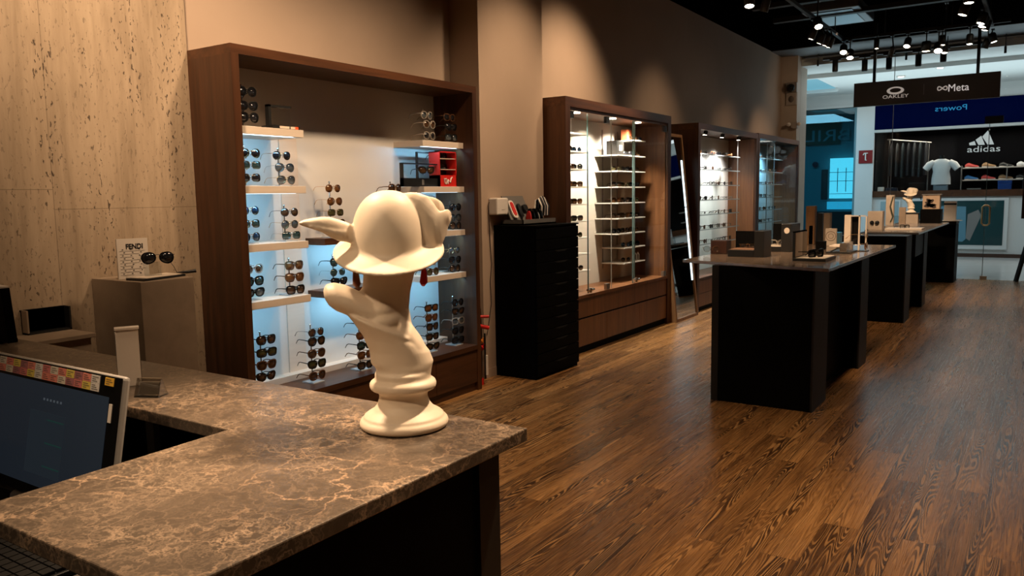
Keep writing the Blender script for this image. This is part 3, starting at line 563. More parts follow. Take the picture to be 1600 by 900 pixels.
# glasses on the unit:  (stand label, shelf z, [(px,py)...], [(style, frame, lens)...])
GX = -3.73
u1 = [
 ('corner stand, top left shelf', SHZ[0], [(386, 141.5), (388, 164), (389.5, 182)], [('round', 'black', 'dark'), ('cat', 'black', 'dark'), ('panto', 'black', 'dark')]),
 ('corner stand, second left shelf', SHZ[1], [(391, 237.7), (392, 256), (391.7, 276)], [('aviator', 'gold', 'dark'), ('square', 'gold', 'green'), ('square', 'gold', 'dark')]),
 ('outer stand, second left shelf', SHZ[1], [(440.7, 241.7), (445.6, 260.3), (448, 279.7)], [('panto', 'gold', 'dark'), ('aviator', 'silver', 'grey'), ('aviator', 'gold', 'grey')]),
 ('corner stand, third left shelf', SHZ[2], [(391, 327.3), (392.3, 348), (393, 368.7)], [('round', 'gold', 'blue'), ('square', 'gold', 'green'), ('panto', 'gold', 'blue')]),
 ('outer stand, third left shelf', SHZ[2], [(453, 330), (453.6, 349), (456, 366)], [('round', 'thin black', 'brown'), ('round', 'gold', 'grey'), ('square', 'silver', 'green')]),
 ('corner stand, lowest left shelf', SHZ[3], [(396.7, 418.7), (397.3, 438), (398, 456)], [('panto', 'crystal', 'brown'), ('wayfarer', 'black', 'green'), ('cat', 'black', 'grey')]),
 ('outer stand, lowest left shelf', SHZ[3], [(460.7, 413.3), (461.3, 432), (462.7, 451.3)], [('wayfarer', 'brown', 'amber'), ('wayfarer', 'tortoise', 'amber'), ('wayfarer', 'black', 'brown')]),
 ('corner stand, walnut ledge', .40, [(416.8, 529.7), (417.8, 549.2), (417.8, 568.7), (416.8, 586.8)], [('wayfarer', 'black', 'brown'), ('square', 'black', 'olive'), ('wayfarer', 'tortoise', 'brown'), ('cat', 'black', 'brown')]),
 ('second stand, walnut ledge', .362, [(494.8, 517.4), (495.6, 531.9), (495.6, 550.7), (496.3, 567.3), (497, 585.3)], [('panto', 'thin black', 'brown'), ('panto', 'black', 'brown'), ('panto', 'tortoise', 'brown'), ('wayfarer', 'black', 'olive'), ('panto', 'brown', 'brown')]),
 ('third stand, walnut ledge', .362, [(569, 505), (569.5, 522.5), (571, 538), (571.4, 553), (571.7, 569)], [('panto', 'black', 'dark'), ('wayfarer', 'tortoise', 'amber'), ('square', 'black', 'green'), ('wayfarer', 'brown', 'amber'), ('wayfarer', 'black', 'brown')]),
 ('fourth stand, walnut ledge', .362, [(675, 480), (675.3, 495.3), (676.7, 509.3), (676.7, 524.7), (677.3, 540)], [('square', 'black', 'amber'), ('wayfarer', 'tortoise', 'amber'), ('wayfarer', 'black', 'brown'), ('square', 'black', 'brown'), ('cat', 'black', 'brown')]),
 ('right end stand, walnut ledge', .362, [(716, 471.3), (716.7, 485.3), (716.7, 500), (716.7, 515.3), (716.7, 530)], [('round', 'black', 'dark'), ('cat', 'black', 'brown'), ('square', 'crystal', 'grey'), ('wayfarer', 'black', 'dark'), ('square', 'black', 'dark')]),
 ('stand on the upper walnut shelf', 1.253, [(521, 293), (524, 313.3), (525.3, 330.6), (529, 347)], [('panto', 'gold', 'amber'), ('aviator', 'gold', 'amber'), ('square', 'gold', 'olive'), ('round', 'gold', 'brown')]),
 ('right stand, upper walnut shelf', 1.253, [(618, 292.5), (619, 309), (620, 326)], [('panto', 'brown', 'brown'), ('round', 'black', 'dark'), ('square', 'gold', 'dark')]),
 ('stand on the lower walnut shelf', .912, [(529, 408), (528.4, 423.8), (531, 438.5)], [('panto', 'black', 'green'), ('round', 'silver', 'green'), ('cat', 'black', 'dark')]),
 ('inner stand, top right shelf', SHZ[0], [(667.5, 179), (671.7, 193.3), (671.7, 210.8)], [('round', 'crystal', 'grey'), ('round', 'crystal', 'brown'), ('round', 'crystal', 'dark')]),
 ('outer stand, top right shelf', SHZ[0], [(703, 182.5), (706, 198), (706, 214)], [('square', 'tortoise', 'dark'), ('cat', 'black', 'dark'), ('square', 'black', 'grey')]),
 ('stand on the third right shelf', SHZ[2], [(712, 322.7), (712, 339), (712.5, 353)], [('round', 'black', 'dark'), ('panto', 'black', 'grey'), ('round', 'black', 'brown')]),
 ('inner stand, lowest right shelf', SHZ[3], [(674, 408), (676.7, 425)], [('round', 'crystal', 'brown'), ('round', 'brown', 'olive')]),
 ('outer stand, lowest right shelf', SHZ[3], [(710.7, 390), (711.7, 405), (711.7, 420)], [('round', 'gold', 'grey'), ('panto', 'black', 'dark'), ('round', 'black', 'brown')]),
]
LN = {'dark': 'black', 'brown': 'brown', 'amber': 'amber', 'grey': 'grey', 'blue': 'blue', 'green': 'green', 'olive': 'olive', 'clear': 'clear'}
for lb, z0, pts, sty in u1:
    gx = GX if 'walnut ledge' not in lb else -3.72
    if 'walnut shelf' in lb: gx = -3.83
    ys = [at(p[0], p[1], x=gx)[1] for p in pts]; ym = sum(ys)/len(ys); G_ = []
    for k, (p, (st, fc, ln)) in enumerate(zip(pts, sty)):
        x, y, z = at(p[0], p[1], y=ym); x = max(gx-.03, min(gx+.03, x)); z = max(z, z0+.036)
        G_.append((x, y, z))
        glasses((x, y, z), f'{st if st not in ("wayfarer","panto","cat","slim") else {"wayfarer":"chunky","panto":"rounded","cat":"upswept","slim":"slim"}[st]} {fc}-framed {LN[ln]}-lens sunglasses, {ORD[k]} on the {lb}'.replace('on the stand', 'on the stand'), 'sunglasses in the open walnut unit', st, fc, ln, rz=random.uniform(-.12, .02), tilt=random.uniform(-.03, .06))
    xm = sum(g[0] for g in G_)/len(G_)
    stand(xm-.055, ym, z0, G_, f'slim upright eyewear stand: {lb} of the open walnut unit', post=chrome if 'right shelf' not in lb else acryl)
# black angled display card with red mark on top left shelf
a = at(419, 197, x=-3.74); b = at(461, 201, x=-3.74)
t = T('sheet_holder', 'black angled display frame with a clear sheet on the top left shelf', 'display frame', (-3.74, a[1], SHZ[0]))
P('frame_edge', MB().box(-3.76, -3.73, a[1], a[1]+.018, SHZ[0]+.02, at(418, 163, x=-3.74)[2]).box(-3.76, -3.73, a[1], b[1]-.03, at(418, 163, x=-3.74)[2]-.012, at(418, 163, x=-3.74)[2]), black_p, t)
P('clear_sheet', MB().box(-3.748, -3.744, a[1]+.018, b[1]-.03, SHZ[0]+.02, at(418, 163, x=-3.74)[2]-.012), clear, t)
P('base', MB().box(-3.80, -3.70, a[1], b[1], SHZ[0], SHZ[0]+.02), black_p, t); P('label_strip', MB().box(-3.70, -3.698, a[1]+.05, a[1]+.12, SHZ[0]+.004, SHZ[0]+.017).box(-3.70, -3.698, a[1]+.13, a[1]+.17, SHZ[0]+.004, SHZ[0]+.017), cream, t); P('red_mark', MB().box(-3.70, -3.697, b[1]-.035, b[1]-.012, SHZ[0]+.003, SHZ[0]+.018), pm('orange_red', (.75, .10, .03), .4), t)
# framed boxes on second right shelf
def frame_box(nm, lab, p0, p1, mat, x=-3.74, dep=.03, foot=.0, logo=None, rail=.008):
    ya, z1 = at(*p0, x=x)[1:]; yb, z0 = at(*p1, x=x)[1:]; z0 = SHZ[1]
    t = T(nm, lab, 'display box', (x, (ya+yb)/2, z0))
    mb = MB(); w_ = rail
    mb.box(x-dep, x, ya, ya+w_, z0, z1).box(x-dep, x, yb-w_, yb, z0, z1).box(x-dep, x, ya, yb, z1-w_, z1).box(x-dep, x, ya, yb, z0, z0+foot)
    P('box_frame', mb, mat, t); return t, ya, yb, z0, z1
t, ya, yb, z0, z1 = frame_box('display_box', 'low open black display box on the second right shelf', (629, 254), (690, 291), black_p, foot=.06); P('label', MB().box(-3.74, -3.738, (ya+yb)/2-.012, (ya+yb)/2+.012, z0+.012, z0+.05), grey_p, t)
P('red_tag', MB().box(-3.74, -3.737, yb-.035, yb-.012, z0+.012, z0+.055), red_m, t)
t, ya, yb, z0, z1 = frame_box('display_box', 'taller open black display box behind the low one on the second right shelf', (652, 237), (681, 291), black_p, x=-3.83, dep=.02, foot=.05)
P('inner_shelf', MB().box(-3.85, -3.83, ya, yb, z0+.135, z0+.14), acryl, t)
t, ya, yb, z0, z1 = frame_box('display_box', 'bright red display box with two glass tiers on the second right shelf', (686, 236), (714, 291), red_m, x=-3.72, dep=.10, foot=.085)
P('inner_shelf', MB().box(-3.82, -3.722, ya+.009, yb-.009, z0+.125, z0+.129), cream, t); P('inner_shelf', MB().box(-3.82, -3.722, ya+.009, yb-.009, z0+.205, z0+.209), cream, t); P('dark_back', MB().box(-3.82, -3.815, ya+.009, yb-.009, z0+.085, z1-.009), pm('dark_card', (.03, .02, .016), .6), t)
ms = MB(); my = (ya+yb)/2
ms.tube([(-3.718, my-.05, z0+.06), (-3.718, my-.045, z0+.025), (-3.718, my-.03, z0+.02), (-3.718, my-.02, z0+.045), (-3.718, my-.035, z0+.06)], .006, 6).tube([(-3.718, my-.01, z0+.02), (-3.718, my-.005, z0+.05), (-3.718, my+.02, z0+.03), (-3.718, my+.03, z0+.06), (-3.718, my+.045, z0+.07)], .005, 6)
P('cream_emblem', ms, cream, t)
glasses((-3.70, at(667, 265, x=-3.70)[1], at(667, 265, x=-3.70)[2]), 'black shield sunglasses in front of the low open black display box', 'sunglasses in the display boxes', 'cat', 'black', 'brown', rz=-.3)
glasses((-3.775, my, z0+.125+.028), 'thick black sunglasses on the lower tier of the red display box', 'sunglasses in the display boxes', 'square', 'black', 'dark', s=.9)
glasses((-3.775, my, z0+.205+.028), 'thick black sunglasses on the upper tier of the red display box', 'sunglasses in the display boxes', 'wayfarer', 'black', 'dark', s=.9)
# ================================================================ CABINET 2 (glass-fronted)
XF = -3.58; XB = -4.02
A0, A1 = 6.255, 8.68
c2 = T('glazed_display_cabinet', 'walnut cabinet with glass doors and warm lit white shelves', 'display cabinet', (-3.8, 7.45, 0))
cab_shell(c2, A0, A1, 2.383, XF, XB, .085)
P('right_inner_panel', MB().box(XB+.02, XF-.03, A1-.10, A1-.085, .56, 2.30), walnut_in, c2)
P('back_panel', MB().box(XB, XB+.02, A0+.085, A1-.085, .50, 2.30), mottled('warm_back', (.62, .56, .48), (.66, .60, .52), .5, (1, 1, 1)), c2)
P('ceiling_panel', MB().box(XB, XF-.02, A0+.085, A1-.085, 2.27, 2.30), walnut_in, c2)
P('deck', MB().box(XB, XF, A0+.085, A1-.085, .53, .56), walnut_in, c2)
P('upper_drawer_front', MB().box(XF-.03, XF-.012, A0+.087, A1-.087, .345, .527), walnut_in, c2, bevel=.002)
for a, b in ((A0+.087, 7.075), (7.08, 7.855), (7.86, A1-.087)): P('lower_drawer_front', MB().box(XF-.03, XF-.012, a, b, .07, .330), walnut_in, c2, bevel=.002)
P('gap_shadow_board', MB().box(XF-.05, XF-.035, A0+.087, A1-.087, .0, .5), black_m, c2)  # black board put behind the drawer fronts as the shade in their gaps
zz2 = [2.092, 1.922, 1.755, 1.588, 1.420, 1.255, 1.092, .933, .767]
sh_w = pm('shelf_white', (.72, .68, .62), .3)
for k, z in enumerate(zz2):
    P('shelf', MB().box(XB+.02, -3.72, A0+.09, 6.975, z-.012, z), sh_w, c2)
    y0 = 8.0 if k == 0 else (7.60 if k < 7 else 7.75)
    P('shelf', MB().box(XB+.02, -3.72, y0, 8.285, z-.012, z), sh_w, c2)
for yy in (6.45, 6.80, 7.78, 8.15): P('standard', MB().box(XB+.02, XB+.028, yy-.008, yy+.008, .7, 2.2), steel, c2)
gl1 = [(A0+.09, 6.70), (6.715, 7.70), (7.735, A1-.10)]
for q, (a, b) in enumerate(gl1):
    d = P('glass_door', MB().box(XF-.022, XF-.014, a, b, .565, 2.262), clear, c2)
    P('glass_rim', MB().box(XF-.024, XF-.012, b-.006, b, .565, 2.262) if q < 2 else MB().box(XF-.024, XF-.012, a, a+.004, .565, 2.262), edge_g, d)
P('glass_rim', MB().box(XF-.022, XF-.014, 7.19, 7.195, .565, 2.262), pm('seam', (.45, .45, .42), .2), c2)
for yy in (A0+.13, 7.10, A1-.15): 
    P('hinge', MB().box(XF-.035, XF-.005, yy-.035, yy+.035, 2.20, 2.262), black_p, c2); P('hinge', MB().box(XF-.035, XF-.005, yy-.035, yy+.035, .565, .62), steel, c2)
for yy in (6.70, 7.735):
    P('door_lock', MB().tube([(XF, yy-.05, .60), (XF+.01, yy+.06, .60)], .014, 8).tube([(XF, yy, .575), (XF+.006, yy, .62)], .02, 8), chrome, c2)
down_m = em('down_warm', (1, .82, .6), 25)
for k, (x, y) in enumerate(((-3.66, 6.6), (-3.66, 7.35), (-3.66, 7.95))):
    P('puck_light', MB().cyl(x, y, 2.262, 2.27, .035), down_m, c2)
    lamp('SPOT', (x, y, 2.255), (x-.30, y, 1.35), (70, 190, 230)[k], (1, .86, .70), .03, cone=120, blend=.8)
# eyewear on the glazed cabinet's shelves
fst = [('round', 'black', 'dark'), ('wayfarer', 'black', 'brown'), ('panto', 'gold', 'brown'), ('square', 'tortoise', 'brown'), ('aviator', 'gold', 'olive'), ('round', 'silver', 'blue'), ('wayfarer', 'brown', 'amber'), ('cat', 'black', 'dark')]
N2 = ['first', 'second', 'third', 'fourth', 'fifth', 'sixth', 'seventh', 'eighth', 'ninth']
wstyle = {"wayfarer": "chunky", "panto": "rounded", "cat": "upswept", "slim": "slim", "round": "round", "square": "square", "aviator": "aviator"}
for k, z in enumerate(zz2):
    n_ = 2 if k in (0, 7) else 3
    for j in range(n_):
        st, fc, ln = fst[(k*3+j*5) % 8]
        if k == 0 and j > 0: continue
        y = 6.475+.19*j; glasses((-3.80, y, z+.030), f'{wstyle[st]} {fc} sunglasses, {N2[j]} on left-hand shelf {N2[k]} from top, glazed cabinet', 'sunglasses in the glazed cabinet', st, fc, ln, rz=random.uniform(-.75, -.35), tilt=.0)
    ys = [8.12, 8.24] if k == 0 else ([8.0, 8.20] if k == 1 else [7.72+.0, 7.93, 8.16] if k < 7 else [7.95, 8.17])
    for j, y in enumerate(ys):
        if k == 8 and j == 1: continue
        st, fc, ln = fst[(k*5+j*3+2) % 8]
        glasses((-3.80, y, z+.030), f'{wstyle[st]} {fc} sunglasses, {N2[j]} on right-hand shelf {N2[k]} from top, glazed cabinet', 'sunglasses in the glazed cabinet', st, fc, ln, rz=random.uniform(-.8, -.3))
# white folder on top left shelf, black box, orange case, white ring holder
t = T('brand_card', 'white upright card with a small dark mark on the glazed cabinet’s top left shelf', 'display card', (-3.85, 6.78, zz2[0]))
P('card', MB().box(-3.88, -3.865, 6.72, 6.87, zz2[0], zz2[0]+.165), pm('bright_card', (.85, .82, .76), .4), t); P('mark', MB().box(-3.866, -3.863, 6.785, 6.805, zz2[0]+.10, zz2[0]+.125).box(-3.866, -3.863, 6.74, 6.77, zz2[0]+.03, zz2[0]+.037).box(-3.866, -3.863, 6.80, 6.84, zz2[0]+.03, zz2[0]+.037), black_p, t)
t = T('black_gift_box', 'black square box with cream window on the glazed cabinet’s second right shelf', 'box', (-3.83, 7.76, zz2[1]))
P('box_body', MB().box(-3.90, -3.78, 7.68, 7.86, zz2[1], zz2[1]+.15), pm('charcoal_box', (.03, .028, .026), .4), t, bevel=.003); P('cream_window', MB().box(-3.78, -3.777, 7.74, 7.81, zz2[1]+.045, zz2[1]+.105), cream, t)
for k, y in enumerate((8.03, 8.09)):
    tag(P('glasses_case', MB().box(-3.90, -3.82, y, y+.05, zz2[0], zz2[0]+.12), pm('case_orange', (.45, .12, .05), .5), bevel=.006), f'orange-brown upright eyewear case, {["left","right"][k]} of the pair on the top right shelf', 'eyewear case', 'orange-brown cases')
t = T('ring_display', 'white looped display holder on the lowest right-hand shelf of the glazed cabinet', 'display stand', (-3.78, 8.2, zz2[8]))
for y in (8.15, 8.22): P('loop', MB().tube([(-3.78, y-.025, zz2[8]), (-3.78, y-.027, zz2[8]+.06), (-3.78, y, zz2[8]+.085), (-3.78, y+.027, zz2[8]+.06), (-3.78, y+.025, zz2[8])], .007, 6), white_p, t)
# ================================================================ CABINETS 3 and 4
def back_unit(y0, y1, lab, cool):
    t = T('open_wall_cabinet', lab, 'display cabinet', (-3.8, (y0+y1)/2, 0)); cab_shell(t, y0, y1, 2.372 if not cool else 2.385, XF, XB, .075)
    P('right_inner_panel', MB().box(XB+.02, XF-.03, y1-.085, y1-.075, .40, 2.29), walnut_in, t)
    bm_ = mottled('white_back', (.66, .66, .64), (.70, .70, .68), .5, (1, 1, 1)) if not cool else pm('cool_back', (.36, .52, .60), .4)
    P('back_panel', MB().box(XB, XB+.02, y0+.075, y1-.075, .40, 2.29), bm_, t)
    P('deck', MB().box(XB, XF-.005, y0+.075, y1-.075, .40, .43), walnut_h, t)
    n_ = 3; w_ = (y1-y0-.154)/n_
    for q in range(n_):
        for zz in ((.06, .225), (.23, .395)): P('drawer', MB().box(XF-.03, XF-.012, y0+.077+w_*q+.002, y0+.077+w_*(q+1)-.002, *zz), walnut_in, t, bevel=.002)
    P('plinth', MB().box(XB+.02, XF-.05, y0+.075, y1-.075, 0, .058), black_m, t)
    return t
c3 = back_unit(9.55, 12.02, 'middle wall cabinet with bright white back and rows of eyeglasses', False)
c4 = back_unit(12.04, 14.43, 'far wall cabinet with bluish back beside the shop front', True)
z3 = [2.015, 1.816, 1.614, 1.418, 1.225, 1.032, .84]
shg2 = pm('glass_shelf', (.32, .36, .36), .12)
for z in z3:
    q_ = P('shelf', MB().box(XB+.02, -3.684, 9.63, 11.50, z-.010, z), clear, c3); P('shelf_edge', MB().box(-3.684, -3.68, 9.63, 11.50, z-.011, z+.001), shg2, q_)
z4 = [2.04, 1.83, 1.634, 1.43, 1.225, 1.03]
for z in z4: q_ = P('shelf', MB().box(XB+.02, -3.684, 12.12, 13.76, z-.010, z), clear, c4); P('shelf_edge', MB().box(-3.684, -3.68, 12.12, 13.76, z-.011, z+.001), shg2, q_)
for yy in (9.66, 11.40): P('shelf_rail', MB().box(-3.69, -3.68, yy-.006, yy+.006, .6, 2.29), steel, c3)
for yy in (12.9, 13.3): P('shelf_rail', MB().box(-3.70, -3.69, yy-.008, yy+.008, .5, 2.29), steel, c4)
P('light_tube', MB().box(XB+.06, XB+.075, 12.78, 12.81, .6, 2.25), em('tube_cool', (.5, .85, 1), 1.5), c4)
P('glass_door', MB().box(XF-.022, XF-.014, 12.12, 14.34, .44, 2.30), clear, c4)
for k, y in enumerate((9.95, 10.6, 11.3)):
    P('puck_light', MB().tube([(-3.63, y, 2.297), (-3.645, y, 2.25)], .028, 10), black_p, c3); P('puck_glow', MB().cyl(-3.647, y, 2.243, 2.249, .022), down_m, c3)
    lamp('SPOT', (-3.645, y, 2.24), (-4.0, y, .9), 150, (1, .94, .88), .03, cone=120, blend=.8)
for y in (12.6, 13.4): lamp('SPOT', (-3.66, y, 2.28), (-4.0, y, 1.1), 85, (.45, .80, 1.0), .03, cone=120, blend=.8)
fs3 = [('slim', 'thin black', 'clear'), ('panto', 'black', 'clear'), ('square', 'tortoise', 'dark'), ('slim', 'silver', 'clear'), ('round', 'brown', 'brown'), ('square', 'black', 'dark'), ('wayfarer', 'black', 'clear')]
nth = ['first', 'second', 'third', 'fourth', 'fifth', 'sixth', 'seventh', 'eighth']
for k, z in enumerate(z3):
    for j in range(7):
        if k == 0 and j == 0: continue
        st, fc, ln = fs3[(k*2+j*3) % 7]
        if k == 0 and j == 1: fc, ln, st = 'brown', 'amber', 'wayfarer'
        glasses((-3.76, 9.80+.26*j+random.uniform(-.02, .02), z+.028), f'{wstyle[st]} {fc} glasses, {nth[j]} on {nth[k]} shelf down, white-backed middle cabinet', 'eyeglasses in the middle cabinet', st, fc, ln, rz=random.uniform(-.3, .3), solid=True, name='eyeglasses', cat='eyeglasses')
for k, z in enumerate(z4):
    for j in range(6):
        st, fc, ln = fs3[(k*3+j*2) % 7]
        glasses((-3.76, 12.32+.25*j+random.uniform(-.02, .02), z+.028), f'{wstyle[st]} {fc} glasses, {nth[j]} on {nth[k]} shelf down, bluish far cabinet', 'eyeglasses in the far cabinet', st, fc, ln, rz=random.uniform(-.3, .3), solid=True, name='eyeglasses', cat='eyeglasses')
tag(P('brand_disc', MB().ring([[(x, 9.86+.085*math.cos(k*math.pi/12), z3[0]+.075+.085*math.sin(k*math.pi/12)*.9) for k in range(24)] for x in (-3.90, -3.885)]), white_p), 'white round plaque on the top left of the middle cabinet', 'plaque')
# ================================================================ LEANING MIRROR
mt = T('leaning_mirror', 'tall oak-framed mirror with a vertical light strip leaning between the walnut cabinets', 'mirror', (-3.5, 9.05, 0))
ml0, ml1, mh, xb_, xt_ = 8.69, 9.40, 2.22, -3.50, -3.735
def mirror_pt(y, s, dx=0): return (xb_+(xt_-xb_)*s+dx, y, mh*s)
def slab(mb, ya, yb, sa, sb, d0, d1, mi=0):
    vs = [mirror_pt(y, s, d) for d in (d0, d1) for y, s in ((ya, sa), (yb, sa), (yb, sb), (ya, sb))]
    return mb.add(vs, [(0,1,2,3), (7,6,5,4), (0,4,5,1), (1,5,6,2), (2,6,7,3), (3,7,4,0)], mi)
fr_ = MB(); slab(fr_, ml0, ml0+.035, 0, 1, -.09, 0); slab(fr_, ml1-.035, ml1, 0, 1, -.09, 0); slab(fr_, ml0+.035, ml1-.035, 0, .016, -.09, 0); slab(fr_, ml0+.035, ml1-.035, .984, 1, -.09, 0)
P('mirror_frame', fr_, oak, mt)
P('mirror_glass', slab(MB(), ml0+.035, ml1-.035, .016, .984, -.03, -.012), pm('mirror', (.72, .74, .74), .015, 1), mt)
P('light_strip', slab(slab(MB(), ml1-.078, ml1-.062, .20, .60, -.011, -.004), ml1-.078, ml1-.062, .605, .86, -.011, -.004), em('strip_cool', (.72, .92, 1), 3.2), mt)
# ================================================================ BLACK DRAWER CABINET
bx0, bx1, by0, by1, bz = -3.785, -3.371, 5.402, 6.10, 1.265
bc = T('drawer_cabinet', 'tall black drawer cabinet standing against the wall pillar', 'drawer cabinet', (-3.58, 5.75, 0))
P('carcass', MB().box(bx0, bx1-.02, by0, by1, 0, bz-.012), black_m, bc); P('cabinet_top', MB().box(bx0, bx1, by0-.004, by1+.004, bz-.012, bz), black_m, bc)
nz = 13
for k in range(nz):
    z0 = .03+(bz-.05)/nz*k; d = P('drawer', MB().box(bx1-.02, bx1, by0+.003, by1-.003, z0, z0+(bz-.05)/nz-.006), black_m, bc, bevel=.002)
    if k < 11: P('finger_pull', MB().prism([(by0+.28, z0+(bz-.05)/nz-.007), (by0+.34, z0+(bz-.05)/nz-.022), (by0+.46, z0+(bz-.05)/nz-.022), (by0+.50, z0+(bz-.05)/nz-.007)], 'x', bx1, bx1+.002), pm('pull_black', (.002, .002, .002), .8), d)
# organizer with cases
oy0 = at(776, 348, z=bz)[1]; org = T('accessory_organizer', 'dark grey sloped tray of accessories on the black drawer cabinet', 'organizer', (-3.68, 5.7, bz))
ox0, ox1, oya, oyb = -3.77, -3.55, 5.49, 6.02
P('tray', MB().box(ox0, ox1, oya, oyb, bz, bz+.012).box(ox1-.008, ox1, oya, oyb, bz, bz+.045).box(ox0, ox1, oya, oya+.008, bz, bz+.045).box(ox0, ox1, oyb-.008, oyb, bz, bz+.045), grey_p, org)
P('back_board', MB().add([(ox0+.10, oya, bz+.03), (ox0+.10, oya+.32, bz+.03), (ox0-.0, oya+.32, bz+.24), (ox0-.0, oya, bz+.24), (ox0+.108, oya, bz+.03), (ox0+.108, oya+.32, bz+.03), (ox0+.008, oya+.32, bz+.24), (ox0+.008, oya, bz+.24)], [(0,1,2,3), (7,6,5,4), (0,4,5,1), (1,5,6,2), (2,6,7,3), (3,7,4,0)]), grey_p, org)
def lean(y, w_, h0, h1, x0, x1, mat, nm, lb, th=.02, r=.0):
    A_ = Vector((x0, y, bz+h0)); B_ = Vector((x1, y, bz+h1)); u = (B_-A_); L = u.length; u.normalize(); n_ = u.cross(Vector((0, 1, 0))).normalized()
    N_ = 16; rings = []
    for d in (0, th):
        R_ = []
        for k in range(N_*2):
            t_ = 2*math.pi*k/(N_*2); cc, ss = math.cos(t_), math.sin(t_)
            yy = w_/2*math.copysign(abs(cc)**.6, cc); q = (L/2-0)*math.copysign(abs(ss)**.45, ss)
            p = A_+u*(L/2+q)-n_*d+Vector((0, yy, 0)); R_.append(tuple(p))
        rings.append(R_)
    return P(nm, MB().ring(rings, smooth=False), mat, None) if lb is None else tag(P(nm, MB().ring(rings, smooth=False), mat), lb, 'eyewear case')
t = T('eyewear_case', 'white-rimmed red oval case on the sloped board of the grey organizer', 'eyewear case', (-3.66, 5.56, bz+.05))
A_ = [(oya+.065, .075, .055, .20, white_p, .012), (oya+.065, .045, .075, .185, red_m, .016)]
for q, (y, w_, h0, h1, mat, th) in enumerate(A_):
    kx = lambda h: ox0+.118-.10*(h-.03)/.21
    o = lean(y, w_, h0, h1, kx(h0), kx(h1), mat, ('rim', 'lid')[q], None, th); o.parent = t; o.location = Vector(o.location)-WL[t.name]
kx = lambda h: ox0+.118-.10*(h-.03)/.21
lean(oya+.165, .045, .06, .17, kx(.06), kx(.17), black_p, 'eyewear_case', 'small black case in the middle of the organizer’s sloped board', .014)
lean(oya+.25, .065, .11, .16, kx(.11), kx(.16), black_p, 'cloth_pouch', 'black pouch with a red tip at the right of the organizer’s sloped board', .02)
def arch(y, mat, lb, h=.12, x=-3.62, wx=.09, th=.022):
    mb = MB(); R_ = []
    for d in (0, th):
        R_.append([(x+wx/2*math.cos(k*math.pi/10), y+d, bz+.014+h*math.sin(k*math.pi/10)**.8 if 0 < k < 10 else bz+.014) for k in range(11)]+[(x, y+d, bz+.013)])
    tag(P('standing_case', mb.ring(R_, smooth=False), mat), lb, 'eyewear case')
arch(oya+.175, red_m, 'red standing case, first in the front row of the organizer', .10, -3.61, .05, .016); arch(oya+.215, black_gl, 'black standing case beside the red one in the organizer'); arch(oya+.27, black_gl, 'black standing case with white edge, middle of the organizer'); 
arch(oya+.30, pm('pale_edge', (.5, .48, .45), .4), 'pale thin standing case in the middle of the organizer', .10, th=.008); arch(oya+.335, black_gl, 'black standing case right of the pale one in the organizer')
fan = T('cord_bundle', 'bundle of black and white patterned cords at the organizer’s right end', 'cords', (-3.64, 5.93, bz+.012))
mb = MB(); mw = MB()
for k in range(11):
    y = 5.86+.011*k; r_ = random.uniform(.0, .012)
    pts = [(-3.60, y, bz+.07), (-3.60+r_, y+.004, bz+.15), (-3.63, y+random.uniform(-.004, .004), bz+.235-abs(k-5)*.004), (-3.66, y, bz+.20), (-3.67, y, bz+.10)]
    (mb if k % 4 else mw).tube(pts, .0075, 6)
P('black_cord', mb, black_p, fan); P('white_cord', mw, white_p, fan); P('cord_post', MB().cyl(-3.635, 5.92, bz+.012, bz+.20, .008), grey_p, fan)
# white wall unit + cable
a = at(762, 309, x=-3.785); b = at(786, 336, x=-3.70)
wu = T('wall_device', 'white rectangular device mounted on the pillar above the black cabinet', 'wall device', (-3.75, 5.42, 1.35))
P('housing', MB().box(-3.79, -3.70, 5.335, 5.50, 1.352, 1.492), white_p, wu, bevel=.012); P('front_groove', MB().box(-3.70, -3.698, 5.40, 5.45, 1.395, 1.397), grey_p, wu)
cb = [(-3.775, 5.33, 1.46), (-3.775, 5.315, 1.43), (-3.783, 5.335, 1.30), (-3.783, 5.345, 1.1), (-3.783, 5.36, .95), (-3.783, 5.335, .80), (-3.783, 5.345, .62), (-3.783, 5.30, .45), (-3.783, 5.27, .36)]
tag(P('power_cable', MB().tube(cb, .0035, 6), pm('cable_brown', (.05, .035, .03), .5)), 'thin dark cable hanging from the white wall device', 'cable')
# red/black tools in the gap
tl = T('gripper_tool', 'black pole tool with red handles in the gap beside the open unit', 'tool', (-3.70, 5.06, 0))
P('pole', MB().tube([(-3.70, 5.06, .03), (-3.70, 5.07, .40), (-3.70, 5.06, .62)], .012, 8).tube([(-3.66, 5.07, .05), (-3.66, 5.07, .42)], .008, 8), black_p, tl)
P('red_handle', MB().tube([(-3.71, 5.02, .555), (-3.63, 5.09, .555)], .012, 8).tube([(-3.71, 5.02, .49), (-3.64, 5.10, .46)], .017, 8).tube([(-3.70, 5.06, .0), (-3.70, 5.06, .05)], .028, 10).tube([(-3.69, 5.05, .30), (-3.69, 5.10, .31)], .022, 8), red_m, tl)
P('orange_collar', MB().tube([(-3.69, 5.05, .35), (-3.69, 5.10, .36)], .02, 8), pm('orange_pl', (.7, .22, .03), .4), tl); P('white_sleeve', MB().tube([(-3.655, 5.08, .08), (-3.655, 5.08, .24)], .013, 8), white_p, tl)
# ================================================================ PLINTHS BY THE TRAVERTINE
pd = P('stone_plinth', MB().box(-3.975, -3.545, 2.13, 2.415, 0, 1.125), plaster, bevel=.003); tag(pd, 'tall square stone-look plinth in front of the travertine wall', 'plinth')
lp = P('low_plinth', MB().box(-3.975, -3.72, .6, 1.97, 0, .872).box(-3.975, -3.70, .6, 1.985, .872, .892), plaster, bevel=.002); tag(lp, 'long low stone-look ledge against the travertine wall', 'plinth')
